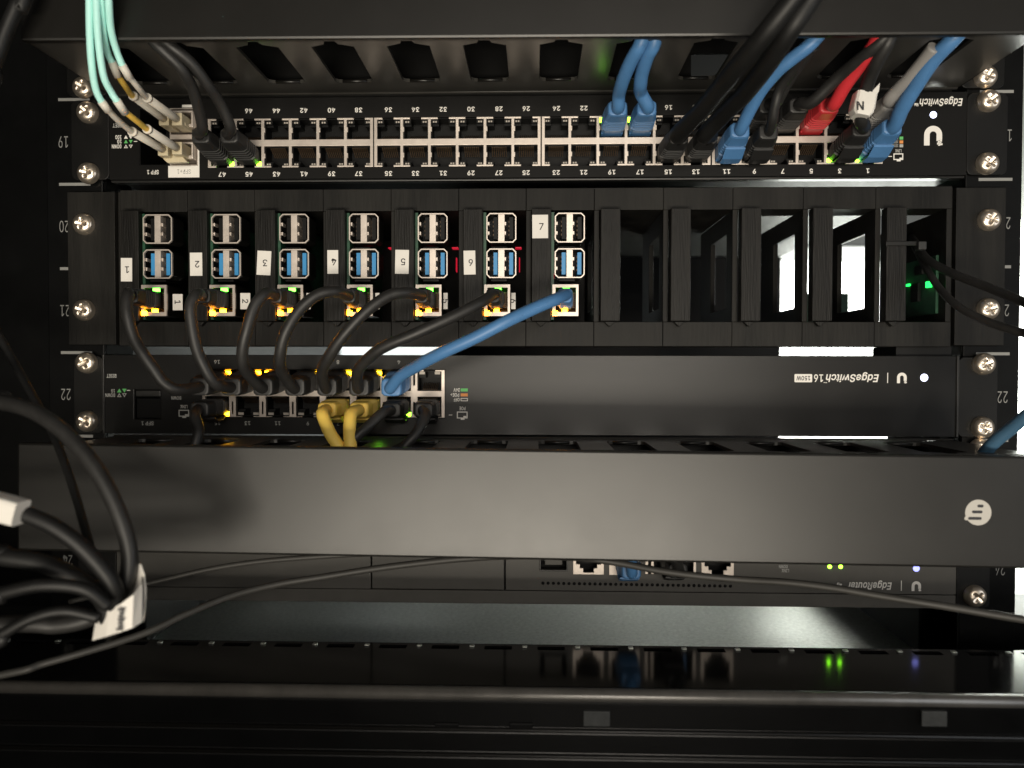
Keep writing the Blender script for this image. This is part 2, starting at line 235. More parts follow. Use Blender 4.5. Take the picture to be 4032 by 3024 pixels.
# outlines of the lettering's characters: advance, then closed loops of x, y in thousandths
GLYPH = {'+':(453,[[198,34,198,364,255,364,255,34],[61,172,61,226,391,226,391,172]]),'/':(249,[[235,533,71,-76,14,-76,178,533]]),'0':(453,[[227,-7,191,-3,158,7,130,24,105,48,85,77,69,113,57,155,50,202,48,254,50,306,57,353,69,395,85,431,106,461,130,484,159,502,191,512,227,516,262,512,295,502,323,484,348,461,368,431,384,395,396,353,403,306,405,254,403,202,396,155,384,113,368,77,348,48,323,24,295,7,263,-3],[227,50,250,52,271,60,290,74,306,92,320,116,330,144,338,176,342,213,344,254,342,295,338,332,330,365,320,393,306,416,290,435,271,449,250,457,227,460,203,457,182,449,163,435,147,416,134,393,123,365,115,332,111,295,109,254,111,213,115,176,123,144,134,116,147,92,163,74,182,60,203,52]]),'1':(453,[[76,0,76,55,391,55,391,0],[276,509,276,0,212,0,212,448,86,358,86,427,198,509]]),'2':(453,[[64,0,64,47,234,229,282,282,299,305,311,327,318,348,320,371,317,397,308,419,293,436,273,449,250,457,224,460,196,457,172,447,153,433,139,413,130,390,127,362,66,362,71,405,86,442,111,473,143,496,182,511,225,516,268,511,306,497,337,474,361,445,376,411,381,372,378,345,371,318,357,290,336,259,306,223,267,180,153,60,389,57,389,0]]),'3':(453,[[218,-7,173,-3,133,10,98,30,70,57,52,91,44,132,109,132,115,107,126,87,144,71,165,59,191,52,219,50,248,53,275,61,297,74,315,93,325,116,329,145,326,172,316,196,299,217,275,234,242,244,201,248,157,248,157,299,288,448,70,452,70,509,372,509,372,461,211,278,264,288,308,276,344,253,371,222,387,186,393,145,387,103,370,66,344,36,309,12,266,-2]]),'4':(453,[[40,105,40,158,247,509,311,509,109,166,413,163,413,105],[282,0,282,121,282,146,282,318,343,318,343,0]]),'5':(453,[[221,-7,178,-2,140,11,108,32,83,60,66,93,60,130,122,130,127,108,138,89,154,73,173,60,196,52,221,50,250,53,276,64,298,82,314,104,324,131,328,162,324,193,314,221,297,244,275,262,248,273,218,277,192,275,167,268,145,258,128,246,67,253,96,509,366,509,366,452,151,452,134,301,155,315,178,325,203,331,229,334,263,330,294,321,321,306,345,285,364,260,379,231,388,199,391,163,385,117,369,76,343,41,309,15,268,-1]]),'6':(453,[[226,-7,182,-1,142,15,109,40,84,74,69,115,64,162,68,199,80,239,102,285,137,340,252,509,322,509,151,261,165,288,196,307,214,312,235,314,278,309,316,295,346,271,370,240,384,201,389,157,384,112,368,73,343,39,310,14,271,-2],[226,48,245,50,263,55,279,63,293,73,304,86,314,101,322,119,326,137,327,157,326,178,322,196,314,213,304,228,293,241,279,251,263,259,245,264,226,265,207,264,190,259,174,252,160,241,148,229,138,214,131,197,126,179,125,158,126,138,131,119,138,102,148,86,160,73,174,63,190,55,207,50]]),'7':(453,[[97,0,323,448,62,452,62,509,391,509,391,449,165,0]]),'8':(453,[[226,-7,178,-2,136,11,101,33,74,62,57,96,52,135,55,166,65,195,81,220,101,241,125,256,153,265,119,282,93,308,76,342,70,380,75,417,90,450,114,477,146,498,184,511,226,516,269,511,306,498,337,477,361,450,377,417,382,380,376,342,359,308,333,282,300,267,327,256,351,241,372,220,387,195,397,166,401,135,395,96,378,62,352,33,317,11,275,-2],[226,49,248,50,267,54,285,60,300,69,313,79,323,91,331,106,335,121,337,139,335,157,330,173,322,189,312,202,298,213,283,223,265,230,247,234,226,235,206,234,187,230,169,223,154,213,140,202,130,189,122,173,117,157,115,139,117,121,121,106,129,91,139,79,152,69,167,60,185,54,205,50],[226,290,244,291,260,294,274,300,287,308,298,318,307,330,314,344,318,359,319,376,318,392,314,407,308,420,299,432,288,442,275,449,260,455,244,459,226,460,208,459,192,455,177,449,164,442,153,432,145,420,138,407,134,392,133,376,134,359,138,344,145,330,154,318,165,308,178,300,193,294,209,291]]),'9':(453,[[226,516,271,510,310,494,343,468,368,434,384,393,389,347,385,309,373,270,350,224,315,168,200,0,130,0,301,248,287,221,257,202,238,196,218,195,175,199,137,214,106,237,83,269,68,307,64,352,69,397,85,436,110,469,143,494,182,510],[226,460,207,459,190,454,174,446,160,435,148,423,138,407,131,390,127,372,125,352,127,331,131,313,138,295,148,280,160,268,174,257,190,250,207,245,226,243,245,245,263,249,279,257,293,267,305,280,314,295,322,312,326,330,327,350,326,371,322,390,314,407,305,422,293,435,279,446,263,454,245,459]]),'D':(502,[[219,0,96,0,96,57,215,57,272,63,318,81,354,110,379,149,394,198,399,255,394,312,379,361,354,399,320,428,275,446,221,452,93,452,93,509,225,509,294,501,353,478,399,441,433,391,455,329,462,255,455,181,433,119,398,68,351,31,291,8],[125,509,125,0,60,0,60,509]]),'E':(419,[[60,0,60,509,372,509,372,452,125,452,125,286,355,286,355,229,125,229,125,57,375,57,375,0]]),'F':(410,[[60,0,60,509,369,509,369,452,125,452,125,278,346,278,346,221,125,221,125,0]]),'G':(520,[[269,-7,205,1,149,25,104,64,69,116,47,179,40,254,47,329,69,393,103,445,149,484,203,508,265,516,304,513,340,504,374,489,403,469,429,445,449,416,465,384,474,349,408,349,399,372,387,393,373,411,356,427,337,439,315,448,291,454,265,456,222,450,183,432,150,404,125,364,109,314,103,254,109,194,125,145,151,105,184,76,224,59,269,53,309,57,345,71,374,93,396,123,410,160,415,202,434,199,283,199,283,256,478,256,478,200,471,141,451,91,419,50,377,19,326,0]]),'I':(301,[[31,0,31,57,118,57,118,452,31,452,31,509,269,509,269,452,183,452,183,57,269,57,269,0]]),'K':(467,[[104,145,104,216,139,261,174,303,212,344,364,509,448,509,231,276],[60,0,60,509,125,509,125,334,124,225,125,193,125,0],[372,0,188,259,228,309,449,0]]),'L':(393,[[60,0,60,509,125,509,125,57,361,57,361,0]]),'N':(523,[[60,0,60,509,136,509,343,183,363,151,388,107,414,55,401,108,399,157,399,195,399,509,463,509,463,0,387,0,202,290,177,331,148,381,108,452,122,384,124,328,125,291,125,0]]),'O':(533,[[267,-7,225,-3,186,7,150,25,119,49,92,79,70,115,53,157,44,203,40,254,44,305,53,352,70,393,92,429,119,459,150,484,186,501,225,512,267,516,309,512,348,501,384,484,415,459,442,429,464,393,480,352,490,305,493,254,490,203,480,157,464,115,442,79,415,49,384,25,348,7,309,-3],[267,53,296,55,324,63,349,76,372,94,392,116,408,144,420,176,428,213,430,254,428,295,420,332,408,365,392,392,372,415,349,433,324,446,296,453,267,456,237,453,210,445,184,433,161,415,142,392,125,364,113,332,106,295,103,254,106,213,113,176,125,144,142,117,161,94,184,76,210,63,237,55]]),'P':(445,[[60,0,60,509,235,509,289,503,332,487,366,462,390,430,404,391,409,348,404,304,390,265,366,233,332,207,289,191,235,186,109,186,109,242,233,242,269,246,297,256,318,272,333,294,342,319,344,348,342,376,333,402,318,423,297,439,268,449,232,452,125,452,125,0]]),'R':(449,[[60,0,60,509,236,509,290,504,333,489,367,465,390,433,405,395,409,352,405,309,390,271,367,240,333,217,289,203,236,198,96,198,96,255,234,255,269,258,298,267,319,281,334,300,342,324,345,352,342,380,334,405,319,425,298,440,269,449,233,452,125,452,125,0],[353,0,230,229,303,229,428,0]]),'S':(447,[[224,-9,172,-4,128,9,91,31,64,60,46,96,38,137,104,137,110,110,123,88,142,71,166,59,194,52,224,49,257,52,286,60,311,74,329,92,341,114,346,139,342,161,332,179,316,193,296,205,245,222,184,239,128,260,86,289,60,326,52,372,58,413,75,448,102,476,138,498,180,511,227,516,275,511,316,498,351,476,377,449,394,415,401,378,337,378,326,412,302,437,267,453,225,459,194,456,167,448,145,435,129,418,118,398,115,376,119,352,131,334,148,319,169,308,212,293,264,279,312,264,336,252,359,238,379,220,395,198,405,171,408,139,403,99,386,64,360,34,323,11,278,-4]]),'T':(449,[[32,452,32,509,417,509,417,452,257,452,257,0,193,0,193,452]]),'V':(480,[[204,0,16,509,84,509,192,206,215,137,248,31,267,138,290,206,395,509,463,509,278,0]]),'W':(686,[[155,0,16,509,82,509,163,196,175,145,187,94,197,40,200,94,211,145,224,196,306,509,380,509,462,196,474,145,486,94,497,40,499,94,510,145,523,196,603,509,670,509,530,0,455,0,368,323,351,391,336,475,335,395,318,323,230,0]]),'c':(396,[[207,-8,159,-2,117,16,82,46,56,85,40,133,34,187,40,243,56,291,82,330,117,360,159,378,207,384,234,383,260,377,284,368,305,356,324,341,340,322,353,301,362,277,303,262,290,289,270,311,242,325,207,330,173,325,145,310,124,287,108,258,99,224,96,187,99,151,108,117,124,89,145,66,173,51,207,46,243,52,271,66,292,89,304,117,363,102,354,78,341,56,325,37,306,21,285,9,261,-1,235,-6]]),'d':(424,[[195,-8,151,-2,111,16,79,45,55,84,39,133,34,189,39,245,55,293,79,332,112,361,151,378,196,384,228,381,253,373,272,360,287,346,306,319,311,509,372,509,372,0,313,0,313,59,287,31,272,17,252,4,227,-5],[205,47,226,49,246,55,263,65,278,78,290,95,299,115,306,138,310,162,312,189,310,216,306,241,300,263,290,282,278,299,263,312,246,322,227,328,205,330,182,328,162,322,145,311,130,298,118,281,108,261,102,239,98,215,96,189,98,163,102,139,109,117,118,97,130,80,145,66,162,55,182,49]]),'e':(404,[[212,-8,161,-2,117,16,82,46,56,85,40,132,34,187,39,242,55,290,81,329,115,359,157,378,205,384,236,382,266,374,294,361,319,341,341,315,357,282,368,242,371,194,371,169,75,169,75,221,338,221,310,202,307,237,298,269,283,294,263,314,237,326,205,330,173,326,146,313,125,294,109,270,99,241,96,211,96,178,100,139,110,106,128,80,151,61,179,50,212,46,234,48,254,53,271,61,285,73,297,88,306,105,365,91,353,63,335,39,311,19,283,4,249,-5]]),'g':(425,[[207,-151,168,-148,134,-140,105,-127,82,-110,64,-91,51,-69,101,-41,122,-66,136,-78,154,-88,178,-95,207,-97,249,-92,282,-75,304,-47,311,-6,311,68,287,41,272,28,252,16,227,8,195,5,152,10,113,27,80,53,55,90,39,136,34,191,39,246,55,293,80,332,112,361,152,378,196,384,228,382,253,373,273,360,288,346,308,319,313,379,372,379,372,-9,367,-54,350,-90,324,-117,291,-136,251,-147],[205,59,227,61,246,66,264,75,278,87,290,103,300,121,307,142,311,166,312,193,311,219,307,242,300,264,291,283,279,299,264,312,247,322,227,328,205,330,182,328,163,322,145,312,130,298,118,282,109,262,102,241,98,218,96,193,98,167,102,144,109,123,118,104,131,88,145,76,163,66,183,61]]),'h':(410,[[114,227,114,0,53,0,53,509,114,509,114,287,124,332,152,362,187,379,227,384,264,380,295,369,321,349,341,321,353,285,357,240,357,0,296,0,296,235,290,275,273,304,246,323,210,329,184,326,161,317,141,303,126,283,117,257]]),'i':(167,[[53,0,53,379,114,379,114,0],[84,443,63,448,54,455,47,463,41,483,47,504,54,512,63,518,84,524,105,518,114,512,121,504,126,483,121,463,114,455,105,448]]),'o':(415,[[207,-8,174,-5,144,3,117,16,93,35,72,58,56,85,44,116,37,150,34,187,37,225,44,260,56,291,72,318,93,341,117,360,144,374,174,382,207,384,241,382,271,374,299,360,323,341,343,318,359,291,371,260,379,225,381,187,379,150,371,116,359,85,343,58,323,35,299,16,271,3,241,-5],[207,46,231,49,252,55,270,66,285,80,298,97,307,117,314,139,318,163,319,187,318,212,314,236,307,258,298,278,285,296,270,310,252,321,231,328,207,330,184,328,163,321,145,310,130,296,118,278,108,258,102,236,98,212,96,187,98,163,102,139,108,117,118,97,130,80,145,66,163,55,184,49]]),'r':(259,[[53,0,53,379,112,379,112,321,130,347,152,367,181,380,213,385,229,384,243,322,230,324,207,326,182,323,159,315,140,301,126,284,117,262,114,237,114,0]]),'t':(227,[[204,379,204,327,6,327,6,379],[65,471,126,471,126,98,127,83,130,70,136,61,156,51,170,50,185,51,202,54,213,2,192,-3,168,-4,138,-1,113,7,92,21,77,41,68,64,65,93]]),'u':(410,[[182,-5,146,-1,115,11,89,31,69,59,57,95,53,139,53,379,114,379,114,144,119,105,137,75,164,56,200,50,226,53,249,62,268,77,283,97,293,122,296,153,296,379,357,379,357,0,298,0,298,92,286,47,257,17,222,0]]),'w':(567,[[138,0,23,379,87,379,133,214,154,137,175,41,186,135,206,214,252,379,316,379,362,214,382,136,402,41,413,135,434,214,480,379,545,379,429,0,368,0,319,172,305,225,291,280,277,338,277,280,263,225,248,172,199,0]]),'™':(424,[[289,326,209,509,242,509,298,375,354,509,387,509,307,326],[202,326,202,509,235,509,235,326],[361,326,361,509,394,509,394,326],[82,326,82,492,115,492,115,326],[27,480,27,509,170,509,170,480]])}
TXT = {}
def fatten(lp, d):
    n = len(lp) // 2; P = [Vector((lp[2 * k], lp[2 * k + 1])) for k in range(n)]; out = []
    for k in range(n):                                   # filled loops run clockwise, counters the other way
        a, b, c = P[k - 1], P[k], P[(k + 1) % n]; e, f = (b - a).normalized(), (c - b).normalized()
        n1, n2 = Vector((-e.y, e.x)), Vector((-f.y, f.x)); m = n1 + n2
        if m.length < .3: m = n1
        m = m.normalized(); q = b + m * (d / max(.5, m.dot(n1))); out += [q.x, q.y]
    return out
def text(s, pos, h, m, parent, name='lettering', bold=.018, shear=0.0, w=None, rot=0.0):
    """flat printed lettering, h = cap height in mm, w = width in mm, reads upright in the room"""
    key = (s, bold, shear, m)
    if key not in TXT:
        cu = bpy.data.curves.new('t', 'CURVE'); cu.dimensions = '2D'; cu.fill_mode = 'BOTH'; cu.extrude = .004; pen = 0.0
        for ch in s:
            if ch == ' ': pen += .2; continue
            adv, loops = GLYPH[ch]
            for lp in (fatten(l_, bold * 1000) for l_ in loops):
                sp = cu.splines.new('POLY'); n = len(lp) // 2; sp.points.add(n - 1); sp.use_cyclic_u = True
                for k in range(n): x, y = lp[2 * k] / 1000 + pen, lp[2 * k + 1] / 1000; sp.points[k].co = (x, y, 0, 1)
            pen += adv / 1000 + bold * .9
        ob = bpy.data.objects.new('t', cu); sc.collection.objects.link(ob)
        dg = bpy.context.evaluated_depsgraph_get(); me = bpy.data.meshes.new_from_object(ob.evaluated_get(dg))
        bpy.data.objects.remove(ob); bpy.data.curves.remove(cu)
        for v in me.vertices: v.co.x += v.co.y * shear
        xs = [v.co.x for v in me.vertices]; cx = (min(xs) + max(xs)) / 2
        for v in me.vertices: v.co.x -= cx; v.co.y -= .509 / 2
        me.materials.clear(); me.materials.append(K[m]); me.name = 'lettering'
        TXT[key] = (me, max(xs) - min(xs))
    me, wid = TXT[key]
    ob = inst(name, me, pos, parent); sy = h * 1e-3 / .509; sx = w * 1e-3 / wid if w else sy
    ob.matrix_local = Matrix.Translation(ob.location) @ Matrix.Rotation(math.pi / 2, 4, 'X') @ Matrix.Rotation(rot, 4, 'Z') @ Matrix.Diagonal((sx, sy, sy, 1))
    return ob
def rrect(x0, x1, y0, y1, r, n=5):
    out = []
    for cx, cy, a0 in ((x1 - r, y1 - r, 0), (x0 + r, y1 - r, 90), (x0 + r, y0 + r, 180), (x1 - r, y0 + r, 270)):
        for k in range(n + 1):
            a = math.radians(a0 + 90 * k / n); out.append((cx + r * math.cos(a), cy + r * math.sin(a)))
    return out
def holed(outer, holes, thick, place, mats, name, parent):
    """plate with outlined holes: outer and holes are (u, v) loops; place(u, v, t) gives rack space"""
    cu = bpy.data.curves.new('h', 'CURVE'); cu.dimensions = '2D'; cu.fill_mode = 'BOTH'; cu.extrude = thick / 2
    for lp in [outer] + holes:
        sp = cu.splines.new('POLY'); sp.points.add(len(lp) - 1); sp.use_cyclic_u = True
        for p, (u, v) in zip(sp.points, lp): p.co = (u, v, 0, 1)
    ob = bpy.data.objects.new('h', cu); sc.collection.objects.link(ob)
    dg = bpy.context.evaluated_depsgraph_get(); me = bpy.data.meshes.new_from_object(ob.evaluated_get(dg))
    mb = MB(); mb.add([place(*v.co) for v in me.vertices], [tuple(p.vertices) for p in me.polygons])
    bpy.data.objects.remove(ob); bpy.data.curves.remove(cu); bpy.data.meshes.remove(me)
    # weld so that normals agree
    o = mb.build(name, mats, parent)
    bm = bmesh.new(); bm.from_mesh(o.data); bmesh.ops.remove_doubles(bm, verts=bm.verts, dist=1e-6); bmesh.ops.recalc_face_normals(bm, faces=bm.faces); bm.to_mesh(o.data); bm.free()
    return o

# ------------------------------------------------------------------ setting
wl = MB().box(-2200, 2600, -1500, 1400, -1080, -1050).build('rear_wall', 'wall'); wl['kind'] = 'structure'; wl['label'] = 'white room wall behind the open rack'

# ------------------------------------------------------------------ the rack
rack = thing('server_rack', 'black steel server rack with numbered mounting rails and a glossy roof', 'server rack', (0, 225, 0))
UY = [-88.9 + 44.45 * i for i in range(8)]              # lines above U18 .. below U24
for sgn in (-1, 1):
    mb = MB(); e = 252.4 if sgn > 0 else 254.2
    X = lambda a, b: (min(sgn * a, sgn * b), max(sgn * a, sgn * b))
    mb.box(*X(224, e), -330, 300, -2.4, -.2)
    mb.box(*X(e - 2, e + .5), -330, 223, -45, -2.5)
    mb.box(*X(224, 226), -330, 223, -30, -2.5)
    rail = mb.build('mounting_rail', 'rail', rack, bevel=.6)
    for i, y in enumerate(UY[1:-1]):
        x0, x1 = X(230.5, 247.4)
        MB().box(x0, x1, y - .75, y + .75, -.19, -.1).build('unit_mark', 'mark_grey', rail)
    for u in range(18, 25):
        yc = -88.9 + 44.45 * (u - 18) + 22.2
        text(str(u), (sgn * (244.9 if sgn < 0 else 244.2), yc, -.12), 6.0, 'mark_grey', rail, 'unit_number', bold=-.004, w=5.0)
# cabinet post, sides and roof
for sx in (-1, 1): MB().box(min(sx * 226.5, sx * 254), max(sx * 226.5, sx * 254), 229, 300, -820, -46).build('side_beam', 'rail', rack, bevel=1)
for sx in (-1, 1): MB().box(min(sx * 254.3, sx * 400), max(sx * 254.3, sx * 400), 225.8, 300, -46, -4).build('top_corner', 'rail', rack)
MB().box(-322, -319, -330, 300, 112, 640).build('light_blocker_left', 'rail', rack)  # unseen panel added to keep light and reflections off the left side
MB().box(-330, -326, -330, 224, -900, 90).build('side_panel', 'rail', rack)
MB().box(-326, -257, -330, 224, -40, -34).build('side_filler', 'rail', rack)
MB().box(-330, 420, 261, 264, -820, 50).build('roof_flange', 'flange', rack)
slots = [(-252 + 24.0 * i - 6.2, -252 + 24.0 * i + 6.2, 53.0, 57.5) for i in range(22)]
rp = MB()
# glossy roof strip, slots cut along its inner edge (built in the X / D plane)
def flatXD(mb, plus, minus, y0, y1, mi=0):
    t = MB().sheet(plus, minus, y0, y1)           # x, d, thickness
    return mb.add([(x, thick, d) for x, d, thick in t.v], t.f, mi)
flatXD(rp, [(-330, 420, 50.4, 97)], slots, 223.6, 225.6)
rp.build('roof_panel', 'gloss', rack)
for i in range(21):
    x = -240 + 24.0 * i
    MB().cbox((x, 223.2, 54.5), (2.2, .7, 2.2)).build('roof_rivet', 'flange', rack, bevel=.3)
# folded front edge of the roof
fr = MB()
prof = [(97.2, 223.5), (98.6, 223.75), (99.7, 224.5), (100.6, 225.6), (101.1, 227), (101.2, 228.6), (101.2, 238.6), (103.2, 239.4), (103.2, 247.6), (105.4, 248.4), (105.4, 256.5), (112, 257.4), (112, 300), (95, 300), (95, 226), (97.2, 225.8)]
n = len(prof); vs = [(x, y, d) for x in (-330, 420) for d, y in prof]
fr.add(vs, [tuple(range(n)), tuple(range(n, 2 * n))] + [(i, (i + 1) % n, n + (i + 1) % n, n + i) for i in range(n)])
fr.build('front_beam', 'beam', rack, bevel=.5)
MB().tube([(-330, 226.4, 98.6), (420, 226.4, 98.6)], 2.9, 16, 1).build('lit_edge', 'edge', rack)  # bar laid over the rounded edge to carry its bright highlight
MB().tube([(-330, 238.9, 102.3), (420, 238.9, 102.3)], .9, 8, 1).build('fold_edge', 'cover', rack)  # beads added along the folds to catch a highlight
MB().tube([(-330, 247.9, 104.6), (420, 247.9, 104.6)], .8, 8, 1).build('fold_edge', 'cover', rack)
MB().box(-330, 420, 262, 300, 112.3, 300).build('light_blocker_top', 'rail', rack)  # unseen slab added to shade the front beam from the ceiling lamp
for px, w_, lit in ((1760, 98, 0), (2052, 94, 0), (2348, 105, 1), (3672, 98, 1)):
    c = at(px, 2825 if lit else 2872, 101)
    s = MB().cbox((c[0], c[1], 101.6), (w_ / 10.1, 6.0, 1.8)).build('beam_cutout', 'cutout_grey' if lit else 'dark', rack, bevel=.3)  # cutouts as boxes: grey paints the lit surface behind, black the dark inside

# ------------------------------------------------------------------ gear behind the gaps
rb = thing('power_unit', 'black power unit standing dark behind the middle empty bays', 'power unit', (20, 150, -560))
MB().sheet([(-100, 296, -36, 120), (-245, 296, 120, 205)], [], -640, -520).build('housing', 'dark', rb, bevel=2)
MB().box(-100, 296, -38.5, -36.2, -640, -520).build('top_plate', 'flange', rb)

cb = thing('storage_cabinet', 'low black cabinet against the wall behind the open rack', 'cabinet', (0, -1400, -960))
MB().box(-900, 790, -1400, -104, -1045, -880).build('body', 'dark', cb, bevel=3)
MB().box(-905, 795, -103.8, -101, -1045, -875).build('top_board', 'dark', cb, bevel=1)
gc = thing('wall_cabinet', 'grey cabinet beyond the right mounting rail, low against the wall', 'cabinet', (1150, -1400, -980))
MB().box(800, 1500, -1400, -152, -1045, -920).build('body', 'flange', gc, bevel=3)
MB().box(796, 1504, -151.8, -149, -1045, -915).build('top_board', 'flange', gc, bevel=1)
# ------------------------------------------------------------------ cable managers
HP = 33.8
def hole(uc):                                           # duct slot in (X, D)
    r = 3.2; x0, x1, a, b = uc - 9.5, uc + 9.5, 16.5, 59.5
    lp = [(x0, b), (x0, a + r)]
    lp += [(x0 + r - r * math.cos(t), a + r - r * math.sin(t)) for t in (math.pi / 6, math.pi / 3, math.pi / 2)]
    lp += [(x1 - r + r * math.sin(t), a + r - r * math.cos(t)) for t in (math.pi / 6, math.pi / 3, math.pi / 2)]
    lp += [(x1, b), (uc + 3.2, b + 2.6), (uc + 2.2, b + 6.0), (uc - 2.2, b + 6.0), (uc - 3.2, b + 2.6)]
    return lp
def manager(label, y0, y1, corners, emblem):
    t = thing('cable_manager', label, 'cable manager', (0, y1, 0), 'horizontal cable managers')
    cs = [15.6 + HP * k for k in range(-6, 6)]
    for yy in (y0, y1):
        wl_ = holed([(-218, 1), (218, 1), (218, 67.5), (-218, 67.5)], [hole(c) for c in cs], 1.6, lambda u, v, z, yy=yy: (u, yy + z, v), 'duct_wall', 'slotted_wall', t)
        sg = 1 if yy == y1 else -1
        MB().tube([(-218, yy + sg * .4, 1.6), (218, yy + sg * .4, 1.6)], 1.1, 8, 1).build('wall_lip', 'duct_wall', t)
        for c in cs:                                    # rolled edge at the inner end of each slot
            MB().tube([(c - 6.2, yy, 16.3), (c + 6.2, yy, 16.3)], .95, 8, 1).build('slot_lip', 'cover', t)
    pl = MB(); pl.sheet([(-218, 218, y0 + 1, y1 - 1)], [(84, 104, y1 - 18, y1 - 4)], -.5, 1.0)
    pl.build('back_plate', 'dark', t)  # coloured darker than the slotted walls to deepen the shade inside
    MB().box(-218, 218, y1 - 3, y1 + 3.4, -6, -3).build('rear_skirt', 'duct', t)
    for sg in (-1, 1):
        MB().box(min(sg * 218.2, sg * 219.8), max(sg * 218.2, sg * 219.8), y0, y1, 1, 67).build('end_wall', 'duct', t)
        a, b = sorted((sg * 219.9, sg * 241.5))
        MB().poly(rrect(a, b, y0 + 1.2, y1 + 1.0, 3), .1, 2).build('mounting_ear', 'powder', t, bevel=.3)
    # cover: a shallow tray with rounded edges
    (ax0, ay0), (bx0, by0), (bx1, by1), (ax1, ay1) = corners       # picture: tl, tr, br, bl in mm at D 72
    c = MB(); q = [(ax0, ay0), (bx0, by0), (bx1, by1), (ax1, ay1)]
    c.poly(q, 68.2, 72)
    cv = c.build('cover', 'cover', t, bevel=1.1)
    if emblem:
        ex, ey, _ = at(3852, 2018, 72.1); R = 5.45; e = MB()
        e.poly([(ex + R * math.cos(k * math.pi / 20), ey + R * math.sin(k * math.pi / 20)) for k in range(40)], 72.02, 72.12)
        e.poly([(ex - 4.9 + .85 * math.cos(k * math.pi / 6), ey + 2.5 + .85 * math.sin(k * math.pi / 6)) for k in range(12)], 72.02, 72.11)
        em = e.build('emblem', 'emblem', cv)
        b = MB()
        for dx, dy, w_ in ((.85, -2.75, 2.5), (-.45, -.25, 4.3), (-1.4, 2.5, 5.6)): b.poly(rrect(ex + dx - w_ / 2, ex + dx + w_ / 2, ey + dy - .6, ey + dy + .6, .5, 4), 72.13, 72.2)
        b.build('emblem_bars', 'ink', cv)
    return t
def cor(*ps): return [at(x, y, 72)[:2] for x, y in ps]
m1 = manager('black cable manager above the long port switch, many cables entering its slots', -90.5, -46.6, cor((80, -290), (4075, -330), (4075, 133), (80, 161)), False)
m2 = manager('black cable manager with a plain wide cover bearing a round white emblem', 133.9, 177.0, cor((66, 1743), (4085, 1797), (4085, 2242), (66, 2168)), True)

# ------------------------------------------------------------------ port meshes
def port_mesh(w, h, dots=True, deep=9.5, nw=5.2):
    """jack seen from the front with its latch notch down the picture; housing, contacts, light windows"""
    m = MB(); a, b = w / 2, h / 2; t = .35
    m.box(-a, a, -b, b, -deep - t, -deep)
    m.box(-a, -a + t, -b, b, -deep, -.3); m.box(a - t, a, -b, b, -deep, -.3)
    m.box(-a + t, a - t, -b, -b + t, -deep, -.4); m.box(-a + t, a - t, b - t, b, -deep, -.4)
    cw = (w - nw) / 2 - .15
    for s in (-1, 1):
        x0, x1 = sorted((s * (a - t), s * (a - t - cw + .3)))
        m.box(x0, x1, b - t - 2.2, b - t, -deep, -.55)
        if dots:
            for k in (0, 1): 
                xc = s * (a - t - .85 - 1.2 * k); m.box(xc - .4, xc + .4, b - 2.25, b - 1.45, -.54, -.2, 2)
        else: m.box(x0 + .3, x1 - .3, b - 1.9, b - .6, -.54, -.3, 2)
        m.box(x0, x1, b - t - 3.3, b - t - 2.2, -deep, -2.2)
    for k in range(8):
        xc = (k - 3.5) * 1.02
        vs = [(xc - .2, -b + .5, -1.0), (xc + .2, -b + .5, -1.0), (xc + .2, -b + 3.6, -7.6), (xc - .2, -b + 3.6, -7.6),
              (xc - .2, -b + .8, -1.0), (xc + .2, -b + .8, -1.0), (xc + .2, -b + 3.9, -7.6), (xc - .2, -b + 3.9, -7.6)]
        m.add(vs, [(0, 1, 2, 3), (4, 5, 6, 7), (0, 1, 5, 4), (2, 3, 7, 6), (0, 3, 7, 4), (1, 2, 6, 5)], 1)
    return m.mesh('port', ['dark', 'gold', 'led_off'])
def u_logo(cx, cy, w, h, D, parent, m='print_white'):
    lw = w * .31; b = MB(); r0 = w / 2; ri = r0 - lw; top = cy - h / 2 + r0; bot = cy + h / 2
    pts = [(cx - r0, bot), (cx - r0, top)] + [(cx - r0 * math.cos(t * math.pi / 12), top - r0 * math.sin(t * math.pi / 12)) for t in range(1, 13)]
    pts += [(cx + r0, bot - h * .30), (cx + r0 - lw, bot - h * .22), (cx + ri, top)]
    pts += [(cx + ri * math.cos(t * math.pi / 12), top - ri * math.sin(t * math.pi / 12)) for t in range(1, 12)] + [(cx - ri, top), (cx - ri, bot)]
    b.poly(pts, D, D + .06)
    q = w * .075
    for dx, dy in ((-.16, -.19), (-.05, -.24), (-.2, -.09), (-.08, -.13), (-.14, -.03), (-.02, -.06)):
        x, y = cx + r0 + dx * w, bot + dy * h; b.box(x - q, x + q * .6, y - q * .7, y + q * .7, D, D + .06)
    return b.build('maker_logo', m, parent)
def jack_icon(cx, cy, D, parent, m='print_white', w=5.6, h=3.6):
    b = MB(); t = .5; a, c = w / 2, h / 2
    b.sheet([(cx - a, cx + a, cy - c, cy + c), (cx - .8, cx + 1.2, cy + c, cy + c + .7)], [(cx - a + t, cx + a - t, cy - c + t, cy + c - t)], D, D + .06)
    b.box(cx + .6, cx + a - t - .1, cy + .5, cy + c - t - .02, D, D + .06)
    return b.build('jack_symbol', m, parent)
def tri(cx, cy, s, up, D, parent, m, hollow=False):
    k = -1 if up else 1; b = MB(); p = [(cx - s, cy - k * s * .8), (cx + s, cy - k * s * .8), (cx, cy + k * s * .9)]
    if not hollow: b.poly(p, D, D + .06)
    else:
        q = [(cx + (x - cx) * .5, cy - k * .12 * s + (y - cy) * .5) for x, y in p]
        for i in range(3): j = (i + 1) % 3; b.poly([p[i], p[j], q[j], q[i]], D, D + .06)
    return b.build('arrow_symbol', m, parent)
